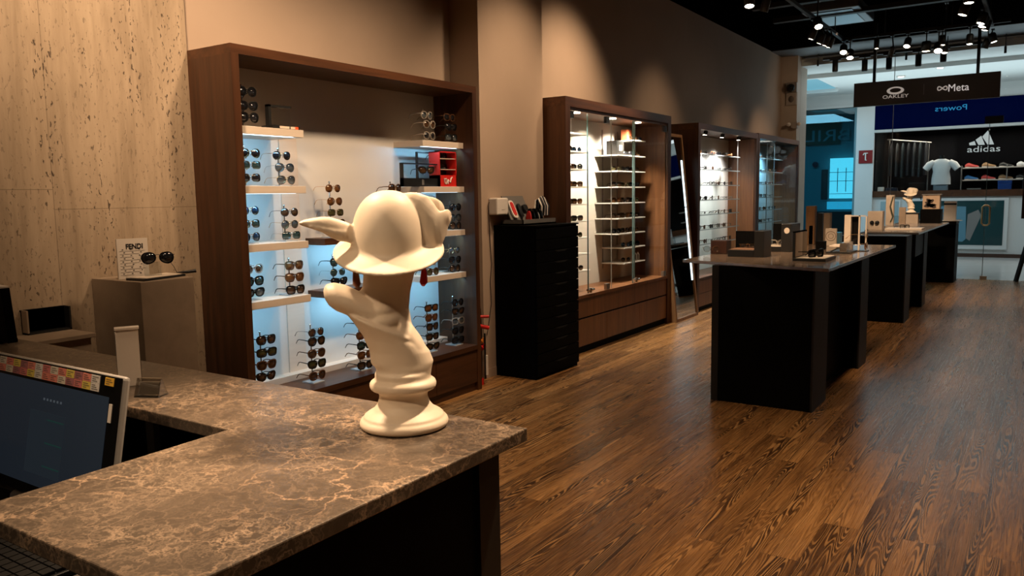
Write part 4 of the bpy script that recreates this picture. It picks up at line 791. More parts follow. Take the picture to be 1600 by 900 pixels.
# card with lettering on tall plinth
PZ = 1.126
def rect_on(px_l, py_b, px_r, py_t, y):
    """upright rectangle facing the shopper seen between two pixels, on the plane y"""
    l = at(px_l, py_b, y=y); r = at(px_r, py_t, y=y); return l[0], r[0], r[2]
ya_ = 2.30; l = at(186, 437, z=PZ); r_ = at(234, 433, z=PZ); tp = at(183, 374, y=l[1])[2]
cd = T('brand_card', 'white upright card lettered FENDI on the tall stone plinth', 'display card', (l[0], l[1], PZ))
wv = Vector((r_[0]-l[0], r_[1]-l[1], 0)); W_ = wv.length; wv.normalize(); nv = Vector((wv.y, -wv.x, 0)); O = Vector(l)
Mc = Matrix([[wv.x, 0, nv.x, O.x], [wv.y, 0, nv.y, O.y], [0, 1, 0, PZ], [0, 0, 0, 1]]); HC = tp-PZ
P('card', MB(Mc).box(0, W_, 0, HC, -.012, 0), pm('paper', (.60, .52, .44), .6), cd)
P('lettering', text_mb('FENDI', .035, Mc @ Matrix.Translation((W_*.56, HC*.80, .001)), .0006, width=W_*.55, bold=.03), black_p, cd)
mb = MB(Mc)
for q in range(9):
    y = HC*(.09+.075*q); mb.box(W_*.08, W_*(.5+.4*((q*7) % 3)/2), y, y+.0012, 0, .0008)
    for e in range(3): mb.box(W_*(.15+.27*e+.05*(q % 2)), W_*(.20+.27*e+.05*(q % 2)), y+.006, y+.0105, 0, .0008)
P('sketch_lines', mb, pm('ink', (.08, .07, .06), .6), cd)
ty0, tx0 = 2.20, -3.74
tr_ = T('display_tray', 'black tray with cream insert lying on the tall stone plinth', 'tray', (-3.72, 2.27, PZ))
ta, tb_, tc_, td = at(197, 438, z=PZ), at(226, 439.5, z=PZ), at(290, 431, z=PZ), at(262, 429, z=PZ)
mb = MB(); mb.prism([ta[:2], tb_[:2], tc_[:2], td[:2]], 'z', PZ, PZ+.010); P('tray_base', mb, black_p, tr_)
cx_ = sum(q[0] for q in (ta, tb_, tc_, td))/4; cy_ = sum(q[1] for q in (ta, tb_, tc_, td))/4
P('insert', MB().prism([(cx_+(q[0]-cx_)*.86, cy_+(q[1]-cy_)*.86) for q in (ta, tb_, tc_, td)], 'z', PZ+.010, PZ+.0125), cream, tr_)
P('acrylic_riser', MB().prism([(cx_-.02, PZ+.0125), (cx_+.0, PZ+.0125), (cx_-.01, PZ+.08), (cx_-.03, PZ+.075)], 'y', cy_-.05, cy_+.03), acryl, tr_)
gp = at(231, 400, y=cy_); gdir = math.atan2(-cy_, -cx_)
glasses((cx_+.02, cy_, gp[2]), 'black wraparound sunglasses with chain in front of the lettered card', 'sunglasses on the stone plinth', 'aviator', 'thin black', 'dark', rz=-.55, s=1.15)
g_ = at(278, 432, z=PZ+.02); tag(P('eyewear_chain', MB().tube([(cx_+.02, cy_+.05, gp[2]-.01), (cx_+.03, cy_+.08, PZ+.05), (cx_+.02, cy_+.10, PZ+.02), (cx_+.03, cy_+.15, PZ+.018), (cx_+.05, cy_+.19, PZ+.022)], [.0015, .0015, .002, .008, .009], 6), black_p), 'dark glasses chain trailing over the right edge of the plinth tray', 'chain')
# black box display on the low ledge
BZ = .893; q0 = at(44, 524, z=BZ); q1 = at(113, 514, z=BZ); zt = at(44, 486, x=q0[0])[2]
bb = T('open_display_box', 'open-fronted black gloss box of eyeglasses on the low stone ledge', 'display box', (q0[0]-.1, (q0[1]+q1[1])/2, BZ))
XX = q0[0]; ya_, yb_ = q0[1], q1[1]; hb = zt-BZ; dp = min(.22, XX+3.97)
P('side_wall', MB().box(XX-dp, XX, ya_, ya_+.008, BZ, BZ+hb), plaster, bb); P('box_shell', MB().box(XX-dp, XX-dp+.008, ya_, yb_, BZ, BZ+hb).box(XX-dp, XX-.09, ya_, yb_, BZ+hb-.006, BZ+hb).box(XX-dp, XX-dp+.008, ya_, yb_, BZ, BZ+hb).box(XX-dp, XX, yb_-.008, yb_, BZ, BZ+hb).box(XX-dp, XX, ya_, yb_, BZ, BZ+.008), black_p, bb)
for k in range(3):
    glasses((XX-.06, ya_+.10+.145*k if False else ya_+(yb_-ya_)*(.25+.25*k), BZ+.036), f'dark eyeglasses, {["left","middle","right"][k]} pair inside the black gloss box', 'eyeglasses in the black box', 'square', 'thin black' if k != 1 else 'gold', 'clear', s=.72 if (yb_-ya_) < .45 else 1)
    
# ================================================================ COUNTER
KZ = .95; KT = .032
ct = T('reception_counter', 'L-shaped reception counter with brown veined marble top', 'counter', (-1.3, 1.2, 0))
ix = -1.60; kx0, kx1, kyb, kyi, kyn = -3.69, -1.0, 1.552, 1.17, .605
P('marble_top', MB().prism([(kx1, kyn), (kx1, kyb), (kx0, kyb), (kx0, kyi), (ix-.02, kyi), (ix, kyn)], 'z', KZ-KT, KZ), marble, ct, bevel=.003)
P('front_panel', MB().box(kx1-.09, kx1-.06, kyn+.06, kyb-.07, 0, KZ-KT), black_m, ct)
P('corner_post', MB().box(kx1-.13, kx1-.05, kyb-.13, kyb-.05, 0, KZ-KT), black_side, ct)
P('back_panel', MB().box(kx0, kx1-.13, kyb-.10, kyb-.07, 0, KZ-KT), black_m, ct)
P('inner_shelf', MB().box(kx0, kx1-.09, kyn-.3, kyb-.10, .70, .72), black_m, ct)
P('bracket', MB().box(at(240, 690, y=1.35)[0]-.02, at(240, 690, y=1.35)[0]+.02, 1.34, 1.36, .72, KZ-KT), grey_p, ct)
P('end_support', MB().box(ix+.10, kx1-.09, kyn+.10, kyn+.12, 0, .70), black_m, ct)
# monitor
mn = T('computer_monitor', 'large monitor with colourful paper labels along its top bezel behind the counter', 'monitor', (-2.15, 1.0, .72))
tlt = math.radians(11); mxr = -1.815; mxl = -2.52; MB0 = Vector((0, .968, .735)); MHt = .355
def mon(z0, z1, x0, x1, d0, d1, mb=None):
    mb = mb or MB(); up = Vector((0, math.sin(tlt), math.cos(tlt))); nn = Vector((0, -math.cos(tlt), math.sin(tlt)))
    vs = [tuple(MB0+Vector((x, 0, 0))+up*z+nn*d) for d in (d0, d1) for x, z in ((x0, z0), (x1, z0), (x1, z1), (x0, z1))]
    return mb.add(vs, [(0,1,2,3), (7,6,5,4), (0,4,5,1), (1,5,6,2), (2,6,7,3), (3,7,4,0)])
P('monitor_housing', mon(0, MHt, mxl, mxr, -.018, 0), pm('silver_plastic', (.32, .30, .28), .35), mn, bevel=.012)
P('bezel', mon(.004, MHt-.004, mxl+.004, mxr-.008, 0, .002), black_gl, mn)
ms_ = pm('screen', (.02, .03, .045), .12); ms_.node_tree.nodes['Principled BSDF'].inputs['Emission Color'].default_value = (.30, .42, .62, 1); ms_.node_tree.nodes['Principled BSDF'].inputs['Emission Strength'].default_value = .022
P('screen', mon(.03, MHt-.055, mxl+.04, mxr-.055, .002, .003), ms_, mn)
P('screen_window', mon(.06, MHt-.13, mxr-.42, mxr-.24, .003, .0034), em('win', (.30, .42, .55), .035), mn)
mb = MB(); 
for q in range(4): mon(MHt-.15-.06*q, MHt-.147-.06*q, mxr-.33, mxr-.245, .0034, .0038, mb)
P('screen_row', mb, em('win_g', (.10, .45, .36), .06), mn)
mb = MB()
for q in range(6): mon(MHt-.10, MHt-.094, mxr-.36+.017*q, mxr-.352+.017*q, .003, .0034, mb)
P('screen_icons', mb, em('win_i', (.6, .7, .8), .08), mn)
P('monitor_foot', MB().cyl(-2.2, 1.03, .72, .735, .10).box(-2.23, -2.17, 1.00, 1.03, .72, .80), steel, mn)
cl = [('pink', (.55, .17, .16)), ('cream', (.60, .52, .42)), ('salmon', (.62, .20, .15)), ('yellow', (.62, .48, .10)), ('mauve', (.34, .13, .14)), ('coral', (.65, .22, .17)), ('white', (.60, .56, .52)), ('orange', (.70, .40, .05))]
for q in range(-6, 8):
    for rr in range(2):
        if q == 7 and rr == 0: continue
        col = cl[(q if rr == 1 else (q*3+2)) % 7] if q < 7 else cl[7]
        w_ = .040; x1 = mxr-.062-w_*(7-q)+(.022 if q == 7 else 0); x0 = x1-w_+.001
        z1 = MHt-.008-(.020 if rr == 0 else 0); z0 = z1-.0195
        pt_ = P('paper_label', mon(z0, z1, x0, x1, .002, .0035), pm('label_'+col[0], col[1], .6), mn, f'{col[0]} paper label')
        mb = MB()
        for e in range(3): mon(z0+.004+.005*e, z0+.0055+.005*e, x0+.005, x1-.006-.006*((q+e+rr) % 3), .0035, .0038, mb)
        P('handwriting', mb, pm('ink', (.08, .07, .06), .6), pt_)
P('paper_strip', mon(MHt-.115, MHt-.07, mxr-.05, mxr-.036, .002, .0036), white_p, mn, 'curled white paper strip')
# second monitor (black, at left on the back arm)
e0 = at(22, 540, z=KZ); bt = at(16, 451, y=e0[1])[2]
m2 = T('desk_monitor', 'black monitor seen from behind at the far left of the counter', 'monitor', (e0[0]-.25, e0[1], KZ))
P('monitor_back', MB().prism([(e0[0]-.33, KZ+.03), (e0[0], KZ+.012), (e0[0]-.03, bt), (e0[0]-.33, bt+.01)], 'y', e0[1]-.02, e0[1]+.015), black_m, m2)
P('top_edge', MB().prism([(e0[0]-.33, bt+.01), (e0[0]-.03, bt), (e0[0]-.03, bt+.006), (e0[0]-.33, bt+.016)], 'y', e0[1]-.02, e0[1]+.015), white_p, m2); P('foot', MB().box(e0[0]-.28, e0[0]-.10, e0[1]-.06, e0[1]+.06, KZ, KZ+.012).box(e0[0]-.27, e0[0]-.23, e0[1]-.01, e0[1]+.01, KZ, KZ+.08), black_m, m2)
# keyboard
kb = T('keyboard', 'black computer keyboard on the lower desk under the counter end', 'keyboard', (-1.85, .72, .722))
kx_, ky_ = -1.66, .80
P('key_tray', MB().box(kx_-.44, kx_, ky_-.14, ky_+.01, .722, .737), black_p, kb, bevel=.003)
kc = pm('keycap', (.006, .006, .006), .5, spec=.2)
for r_ in range(5):
    for c_ in range(14): P('key', MB().box(kx_-.43+.0302*c_, kx_-.43+.0302*c_+.026, ky_-.135+.028*r_, ky_-.135+.028*r_+.024, .737, .744), kc, kb)
pp = P('paper_pad', MB().box(kx_+.02, kx_+.16, ky_-.12, ky_+.02, .722, .732), grey_p, bevel=.002); tag(pp, 'grey document edge beside the keyboard on the lower desk', 'document')
tag(P('desk_cable', MB().tube([(-1.50, .70, .742), (-1.47, .75, .755), (-1.45, .80, .748), (-1.44, .9, .74)], .004, 6), white_p), 'pale looped cable beside the keyboard on the lower desk', 'cable')
# card holders on counter
h0 = at(209, 621, z=KZ); h1 = at(247, 622, z=KZ)
ch = T('card_holder', 'clear slanted acrylic card holder on the marble counter beside the monitor', 'card holder', (h0[0], h0[1], KZ))
rt = Vector((h1[0]-h0[0], h1[1]-h0[1], 0)); W2 = rt.length; rt.normalize(); nv2 = Vector((rt.y, -rt.x, 0)); Mh = Matrix([[rt.x, -nv2.x, 0, h0[0]], [rt.y, -nv2.y, 0, h0[1]], [0, 0, 1, KZ], [0, 0, 0, 1]])
zt2 = .052
mb = MB(Mh); mb.prism([(0, 0), (.004, 0), (.024, zt2), (.020, zt2)], 'x', 0, W2); mb.prism([(.0, 0), (.050, 0), (.050, .004), (.001, .004)], 'x', 0, W2); mb.prism([(0, 0), (.05, 0), (.024, zt2)], 'x', 0, .004); mb.prism([(0, 0), (.05, 0), (.024, zt2)], 'x', W2-.004, W2)
P('acrylic_stand', mb, glass('thick_acrylic', (.80, .78, .74), 3.0), ch); P('card_stack', MB(Mh).prism([(.012, .006), (.022, .006), (.030, zt2-.012), (.024, zt2-.012)], 'x', .008, W2-.008), pm('dull_card', (.22, .19, .16), .6), ch)
u0 = at(188, 596, z=KZ); sg = T('sign_holder', 'upright white-backed acrylic sign holder on the marble counter', 'sign holder', (u0[0], u0[1], KZ))
v0 = at(186, 606, z=KZ); v1 = at(222, 602, z=KZ); zt3 = at(181, 517, y=v0[1])[2]
rt = Vector((v1[0]-v0[0], v1[1]-v0[1], 0)); W3 = rt.length; rt.normalize(); nv3 = Vector((rt.y, -rt.x, 0)); Mg = Matrix([[rt.x, -nv3.x, 0, v0[0]], [rt.y, -nv3.y, 0, v0[1]], [0, 0, 1, KZ], [0, 0, 0, 1]])
P('white_sheet', MB(Mg).prism([(.0, 0), (.006, 0), (.012, zt3-KZ), (.006, zt3-KZ)], 'x', 0, W3), pm('aged_white', (.68, .60, .52), .5), sg, bevel=.002)
P('acrylic_frame', MB(Mg).prism([(.006, 0), (.03, 0), (.03, zt3-KZ), (.012, zt3-KZ)], 'x', -.002, W3+.002), glass('thick_acrylic'), sg)
P('top_cap', MB(Mg).box(-.002, W3+.002, -.001, .034, zt3-KZ, zt3-KZ+.006), pm('aged_white', (.5, .43, .36)), sg)
# ================================================================ THE WINGED-HELMET BUST
def build_bust():
    """local frame: x = to the viewer's right, y = away from the viewer, z up (metres)"""
    mb = MB(); mm = .001
    def E(cx, cy, a, b, z, n=40, tx=0, ty=0, e=1.0):
        R_ = []
        for k in range(n):
            t = 2*math.pi*k/n; c, s = math.cos(t), math.sin(t); c2 = math.copysign(abs(c)**e, c); s2 = math.copysign(abs(s)**e, s)
            x, y = cx+a*c2, cy+b*s2; R_.append((x*mm, y*mm, (z+tx*a*c2+ty*b*s2)*mm))
        return R_
    # socle
    prof = [(1, 0), (98, 0), (106, 5), (108, 12), (105, 20), (99, 24), (96, 26), (98, 29), (88, 36), (74, 44), (64, 56), (59, 70), (58, 80), (62, 88), (66, 90), (70, 91), (78, 95), (81, 103), (79, 112), (72, 117), (68, 118), (67, 124), (67, 134), (64, 136), (1, 136)]
    mb.ring([E(-2, 0, r, r, z, 56) for r, z in prof])
    # torso fragment
    T_ = [(0, 0, 66, 58, 128, 0, 0), (2, 0, 67, 58, 146, 0, 0), (-2, 2, 75, 58, 158, 0, 0), (-8, 2, 72, 58, 187, -.05, 0), (-22, 2, 73, 60, 214, -.2, 0), (-38, 1, 78, 62, 234, -.36, .03), (-49, -1, 87, 66, 252, -.44, .03), (-50, 2, 85, 62, 258, -.44, .06), (-50, 14, 74, 44, 276, -.42, .25), (-42, 20, 60, 44, 306, -.3, .2), (-34, 22, 57, 48, 335, -.1, 0), (-27, 24, 61, 57, 372, 0, 0), (-24, 26, 62, 62, 400, 0, 0)]
    mb.ring([E(cx, cy, a, b, z, 40, tx, ty, .95) for cx, cy, a, b, z, tx, ty in T_])
    # right shoulder falling to the pointed cut
    mb.ring([[((cx+dx*a)*mm, (cy+b*math.sin(t))*mm, (z+a*math.cos(t)*.9)*mm) for t in [2*math.pi*k/24 for k in range(24)] for dx in [math.cos(t)*.3]] for cx, cy, a, b, z in ((-10, 6, 34, 50, 238), (15, 6, 32, 50, 218), (36, 6, 28, 46, 192), (52, 6, 22, 38, 168), (62, 6, 12, 26, 152))])
    # left shoulder, raised with a cut face below
    Ls = [(-50, 8, 46, 52, 268), (-85, 4, 45, 52, 288), (-115, 0, 43, 50, 306), (-143, -2, 39, 45, 317), (-163, -3, 32, 38, 320), (-174, -3, 20, 26, 320), (-178, -3, 6, 10, 320)]
    mb.ring([[((cx-a*math.cos(t)*.35)*mm, (cy+b*math.sin(t))*mm, (z+a*math.cos(t))*mm) for t in [2*math.pi*k/28 for k in range(28)]] for cx, cy, a, b, z in Ls])
    mb.ball(-50*mm, -6*mm, 262*mm, 50*mm, 46*mm, 27*mm, 24); mb.ball(-52*mm, 0, 285*mm, 40*mm, 42*mm, 26*mm, 24)
    # head with a plain classical face turned away
    mb.ball(-24*mm, 30*mm, 430*mm, 68*mm, 82*mm, 92*mm, 32)
    mb.ring([E(-22, cy, a, b, z, 28) for cy, a, b, z in ((78, 30, 22, 345), (82, 36, 28, 358), (78, 46, 36, 376), (74, 52, 40, 400))])
    mb.ring([E(-20, cy, a, b, z, 16) for cy, a, b, z in ((116, 11, 10, 382), (124, 13, 13, 390), (120, 9, 10, 408), (112, 7, 8, 428))])
    mb.ball(-20*mm, 112*mm, 366*mm, 16*mm, 7*mm, 6*mm, 12)
    for sx in (-1, 1): mb.ball((-24+sx*66)*mm, 28*mm, 398*mm, 8*mm, 15*mm, 22*mm, 14)
    # helmet dome + swept brim (tilted)
    dome = [(87*math.sin(q*math.pi/40)**.86+.5, 118*math.cos(q*math.pi/40)**.92 if q < 20 else 0.0) for q in range(0, 20)]+[(88, 0), (92, -5), (100, -10), (110, -14), (120, -17), (129, -20), (133, -23), (132, -28), (126, -29), (114, -26), (100, -22), (84, -20), (1, -20)]
    D_ = []
    for r, z in dome:
        R_ = []
        for k in range(72):
            t = 2*math.pi*k/72; c, s = math.cos(t), math.sin(t); f_ = 1-min(1, max(0, z/118))
            x, y = r*c, r*s*1.0; R_.append(((-25+x)*mm, (18+y)*mm, (452+z+.36*y*f_+.015*x)*mm))
        D_.append(R_)
    mb.ring(D_[::-1])
    # wings: flat tapering blades with stepped feathers
    def wing(sp, th):
        R_ = []
        for (x, y, z, hh) in sp: R_.append([((x)*mm, (y+th*math.sin(t))*mm, (z+hh*math.cos(t))*mm) for t in [2*math.pi*k/20 for k in range(20)]])
        mb.ring(R_)
    wing([(-84, 4, 464, 30), (-104, 0, 466, 23), (-122, -5, 474, 24), (-141, -10, 479, 26), (-160, -13, 487, 24), (-180, -16, 494, 17), (-200, -18, 496, 12), (-216, -20, 497, 8), (-227, -22, 497, 3)], 16)
    wing([(-120, -10, 470, 14), (-150, -16, 476, 10), (-185, -20, 486, 8), (-205, -22, 490, 4)], 15)
    # right wing sweeps away from the viewer and up
    def wing2(sp, th):
        R_ = []
        for (x, y, z, hh, wx) in sp: R_.append([((x+wx*math.sin(t))*mm, (y+th*math.sin(t)*.3)*mm, (z+hh*math.cos(t))*mm) for t in [2*math.pi*k/20 for k in range(20)]])
        mb.ring(R_)
    wing2([(0, 10, 520, 40, 30), (25, 8, 515, 50, 30), (46, 6, 508, 56, 28), (66, 4, 498, 58, 24), (82, 4, 480, 56, 18), (96, 8, 474, 44, 13), (107, 18, 486, 36, 10), (118, 30, 502, 22, 8), (126, 40, 506, 12, 6)], 60)
    wing2([(60, 20, 540, 18, 18), (85, 40, 530, 22, 16), (100, 70, 520, 24, 12), (108, 100, 516, 20, 8), (112, 125, 514, 10, 5)], 22)
    me = bpy.data.meshes.new('bust'); me.from_pydata(mb.v, [], mb.f)
    bm = bmesh.new(); bm.from_mesh(me); bmesh.ops.recalc_face_normals(bm, faces=bm.faces); bm.to_mesh(me); bm.free()
    o = bpy.data.objects.new('tmp', me); COL.objects.link(o)
    m_ = o.modifiers.new('r', 'REMESH'); m_.mode = 'VOXEL'; m_.voxel_size = .003; m_.use_smooth_shade = True
    s_ = o.modifiers.new('s', 'SMOOTH'); s_.factor = .5; s_.iterations = 5
    dg = bpy.context.evaluated_depsgraph_get(); dg.update(); out = bpy.data.meshes.new_from_object(o.evaluated_get(dg)); bpy.data.objects.remove(o)
    out.materials.clear(); out.materials.append(ivory)
    for p in out.polygons: p.use_smooth = True
    return out
bust_me = build_bust(); bust_me.name = 'bust'
def place_bust(loc, rz, s, label):
    r = bpy.data.objects.new('winged_helmet_bust', bust_me); COL.objects.link(r); r.location = loc; r.rotation_euler = (0, 0, rz); r.scale = (s, s, s); return tag(r, label, 'sculpture')
brz = math.atan2(.6665798, .7454338)
place_bust((-1.268, 1.418, KZ), brz, 1, 'large ivory bust in a winged helmet, seen from behind on the marble counter')
# sunglasses worn by the bust: only their temple tips show below the brim
Mb_ = Matrix.Translation((-1.268, 1.418, KZ)) @ Matrix.Rotation(brz, 4, 'Z')
bg = T('worn_sunglasses', 'red-tipped sunglasses worn by the large bust under its helmet brim', 'sunglasses', tuple(Mb_ @ Vector((-.024, .12, .40))))
for sx in (-1, 1):
    P('temple', MB(Mb_).tube([(-.024+sx*.072, .115, .408), (-.024+sx*.080, .05, .402), (-.024+sx*.081, .0, .394), (-.024+sx*.080, -.012, .375), (-.024+sx*.078, -.022, .352), (-.024+sx*.076, -.026, .345)], [.004, .004, .004, .009, .012, .006], 8, flat=.8), red_m if sx > 0 else pm('brown_tip', (.16, .045, .02), .3), bg)
P('frame', MB(Mb_).tube([(-.024-.072, .115, .408), (-.075, .128, .41), (-.024, .135, .412), (.03, .128, .41), (-.024+.072, .115, .408)], .003, 6).tube([(-.024+.04+.026*math.cos(t), .126, .392+.020*math.sin(t)) for t in [k*math.pi/8 for k in range(16)]], .0025, 6, closed=True).tube([(-.024-.04+.026*math.cos(t), .126, .392+.020*math.sin(t)) for t in [k*math.pi/8 for k in range(16)]], .0025, 6, closed=True), fr_black, bg)
for sx in (-1, 1): P('lens', MB(Mb_).ring([[(-.024+sx*.04+.025*math.cos(t), y, .392+.019*math.sin(t)) for t in [k*math.pi/10 for k in range(20)]] for y in (.1255, .1265)], smooth=False), LENSES['dark'], bg)
# ================================================================ DISPLAY TABLES
TZ = 1.01
def panel_leg(t, x0, x1, y0, y1, z1):
    P('leg', MB().box(x0, x0+.05, y0, y1, 0, z1).box(x1-.05, x1, y0, y1, 0, z1).box(x0+.05, x1-.05, y0+.035, y1-.02, 0, z1), black_m if False else [black_side], t)
t1 = T('display_table', 'nearest tall display table with glossy brown top and black slab legs', 'table', (-1.6, 6.6, 0))
nr = at(1295, 420, z=TZ); nl = at(1066.5, 405.5, z=TZ); fr0 = at(1400, 383, z=TZ)
P('table_top', MB().prism([nr[:2], fr0[:2], (nl[0], fr0[1]), nl[:2]], 'z', TZ-.022, TZ), tabletop, t1, bevel=.003)
lt = TZ-.022
def tleg(t, x0, x1, y0, y1):
    P('leg', MB().box(x0, x1, y0, y1, 0, lt), black_side, t); 
    P('leg_inset', MB().box(x0+.05, x1-.06, y0-.004, y0+.01, .0, lt-.01), black_m, t)
def uleg(t, x0, x1, y0, y1):
    P('leg', MB().box(x0, x1, y0+.012, y1, 0, lt), black_side, t); P('leg_post', MB().box(x0, x0+.05, y0, y0+.012, 0, lt), black_side, t); P('leg_post', MB().box(x1-.012, x1, y0, y0+.012, 0, lt), black_side, t)
    P('leg_panel', MB().box(x0+.05, x1-.012, y0+.004, y0+.012, 0, lt), black_m, t)  # front plate in the darker black, shade of the near face as colour
uleg(t1, -1.955, -1.245, 5.515, 5.94); uleg(t1, -1.955, -1.235, 7.11, 7.45)
P('centre_panel', MB().box(-1.90, -1.36, 5.94, 7.11, 0, lt), black_m, t1)
t2 = T('display_table', 'second tall display table behind the nearest one with black slab legs', 'table', (-1.6, 10.8, 0))
nr2 = at(1436, 364, z=TZ); fr2 = at(1476, 350, z=TZ); nl2 = at(1353, 361, z=TZ)
P('table_top', MB().prism([nr2[:2], (fr2[0], max(fr2[1], 13.6)), (nl2[0]-.05, max(fr2[1], 13.6)), (nl2[0], nl2[1])], 'z', TZ-.022, TZ), grey_gl, t2, bevel=.003)
uleg(t2, -1.95, -1.25, 9.84, 10.27); uleg(t2, -1.95, -1.24, 11.35, 11.70)
P('centre_panel', MB().box(-1.88, -1.36, 10.27, 11.35, 0, lt), black_m, t2); P('hanging_drawer', MB().box(-1.34, -1.25, 10.6, 11.35, .70, lt), black_side, t2)
b0 = at(1451, 436, z=0); b1 = at(1495, 437, z=0); t3 = T('black_pedestal', 'black pedestal table farthest back beside the glass door', 'table', (-1.35, 14.2, 0))
P('pedestal_body', MB().box(-1.78, -1.145, 14.55, 15.08, 0, TZ-.075), black_m, t3); P('pedestal_top', MB().box(-1.80, -1.12, 14.50, 15.10, TZ-.02, TZ), grey_gl, t3, bevel=.003); P('pedestal_neck', MB().box(-1.78, -1.14, 14.53, 15.08, TZ-.065, TZ-.02), black_side, t3)
# --- things on the tables
def up_box(nm, lab, cat, xl, xr, yt, yb, mat, z=TZ, depth=.10, group=None, bevel=.003, root=None):
    """upright block standing at z whose face looks back along the aisle; pixel left/right/top/bottom"""
    p = at((xl+xr)/2, yb, z=z); y = p[1]
    if xr < 1345 and y > 7.74: y = 7.74
    x0 = at(xl, yb, y=y)[0]; x1 = at(xr, yb, y=y)[0]; z1 = at((xl+xr)/2, yt, y=y)[2]
    mb = MB().box(x0, x1, y, y+depth, z, z1)
    if root is None: return tag(P(nm, mb, mat, bevel=bevel), lab, cat, group), (x0, x1, y, z1)
    return P(nm, mb, mat, root, bevel=bevel), (x0, x1, y, z1)
def open_case(lab, xl, xr, xs, yt, yb, ylow, inner, z=TZ, dep=.26, solid_side=True):
    """L shaped case: base tray, tall right-hand end block, glasses inside"""
    p = at(xl, yb, z=z); y0 = p[1]; x0 = p[0]; x1 = at(xr, yb, y=y0)[0]; xs_ = at(xs, yb, y=y0)[0]; zt = at(xr, yt, y=y0)[2]; zl = at(xl, ylow, y=y0)[2]
    t = T('eyewear_display_case', lab, 'display case', ((x0+x1)/2, y0+dep/2, z))
    P('tray', MB().box(x0, xs_, y0, y0+dep, z, zl-.01), black_p, t, bevel=.003); P('tray_lining', MB().box(x0+.01, xs_-.004, y0+.01, y0+dep-.01, zl-.01, zl-.006), inner, t)
    P('end_block', MB().box(xs_, x1, y0, y0+dep, z, zt), pm('case_black', (.016, .015, .014), .35), t, bevel=.002); P('back_wall', MB().box(x0, xs_, y0+dep-.012, y0+dep, z, zt-.01), black_gl, t)
    return x0, xs_, y0, zl, zt
x0, xs_, y0, zl, zt = open_case('open black display case at the left of the nearest table', 1137, 1193, 1178, 361, 401, 388, pm('lining_tan', (.28, .15, .09), .5), dep=.20)
glasses(((x0+xs_)/2+.03, y0+.08, zl+.024), 'gold rimmed eyeglasses in the open black case on the nearest table', 'glasses on the nearest table', 'slim', 'gold', 'clear', rz=-1.3)
x0, xs_, y0, zl, zt = open_case('taller black case with pale tray behind the open black case', 1192, 1235, 1220, 350, 393, 383, cream, dep=.30)
P('round_emblem', MB().ring([[(xs_+.045+.022*math.cos(k*math.pi/8), y, zt-.055+.025*math.sin(k*math.pi/8)) for k in range(16)] for y in (y0-.002, y0)], smooth=False), cream, bpy.data.objects['eyewear_display_case.001'])
glasses(((x0+xs_)/2+.02, y0+.1, zl+.02), 'pale eyeglasses in the tall black case behind the open one', 'glasses on the nearest table', 'square', 'crystal', 'clear', rz=-1.3)
o, q = up_box('leather_case', 'dark brown leather case at the left edge of the nearest table', 'case', 1110, 1135, 376, 397, pm('leather', (.05, .02, .012), .4), depth=.12)
glasses((q[0]+.03, q[2]-.06, TZ+.05), 'thin gold eyeglasses leaning on the brown leather case', 'glasses on the nearest table', 'panto', 'gold', 'clear', rz=-1.2)
# white-backed black tray with big sunglasses
p = at(1238, 408, z=TZ); y0 = p[1]; x0 = p[0]; x1 = at(1262, 408, y=y0)[0]; zt = at(1240, 362, y=y0)[2]
t = T('eyewear_display_case', 'black tray with upright white back panel near the table’s front corner', 'display case', (x0, y0, TZ))
xr = at(1290, 407, y=y0)[0]
P('tray', MB().box(x0, xr, y0, y0+.34, TZ, TZ+.022), black_p, t, bevel=.002); P('tray_lining', MB().box(x0+.02, xr-.008, y0+.008, y0+.33, TZ+.022, TZ+.025), cream, t)
P('upright_frame', MB().box(x0, x0+.016, y0, y0+.34, TZ+.022, zt).box(x0, x0+.016, y0, y0+.34, zt-.008, zt), black_p, t); P('white_panel', MB().box(x0+.016, x0+.019, y0+.008, y0+.20, TZ+.03, zt-.01), cream, t); P('grey_panel', MB().box(x0+.016, x0+.019, y0+.20, y0+.335, TZ+.03, zt-.01), plaster, t)
glasses(((x0+xr)/2+.03, y0+.10, TZ+.058), 'bulky black sunglasses lying in the white-backed tray', 'glasses on the nearest table', 'square', 'black', 'dark', rz=-.5, s=1.15)
glasses(((x0+xr)/2+.01, y0+.23, TZ+.052), 'second black sunglasses at the back of the white-backed tray', 'glasses on the nearest table', 'wayfarer', 'black', 'dark', rz=-.4, s=1.1)
o, q = up_box('black_block', 'small black block behind the bulky sunglasses', 'display block', 1274, 1288, 377, 390, black_m, depth=.08, z=TZ)
t = T('logo_card', 'cream upright card with a round emblem on the nearest table', 'display card', (0, 0, TZ)); p = at(1289, 384, z=TZ)
o, q = up_box('card', None, None, 1288.5, 1306.5, 357, 384, cream, depth=.02, root=None) if False else (None, None)
y = p[1]; x0 = p[0]; x1 = at(1306.5, 384, y=y)[0]; zt = at(1298, 357, y=y)[2]
bpy.data.objects.remove(t); t = T('logo_card', 'cream upright card with a round emblem on the nearest table', 'display card', (x0, y, TZ))
P('card', MB().box(x0, x1, y, y+.03, TZ, zt), cream, t, bevel=.004); rg = MB(); cx_ = (x0+x1)/2; cz_ = (TZ+zt)/2+.01
rg.tube([(cx_+.042*math.cos(k*math.pi/12), y-.001, cz_+.042*math.sin(k*math.pi/12)) for k in range(24)], .0025, 4, closed=True).tube([(cx_+.022*math.cos(k*math.pi/12), y-.001, cz_+.022*math.sin(k*math.pi/12)) for k in range(24)], .002, 4, closed=True)
P('emblem', rg, pm('emblem_brown', (.25, .17, .11), .5), t)
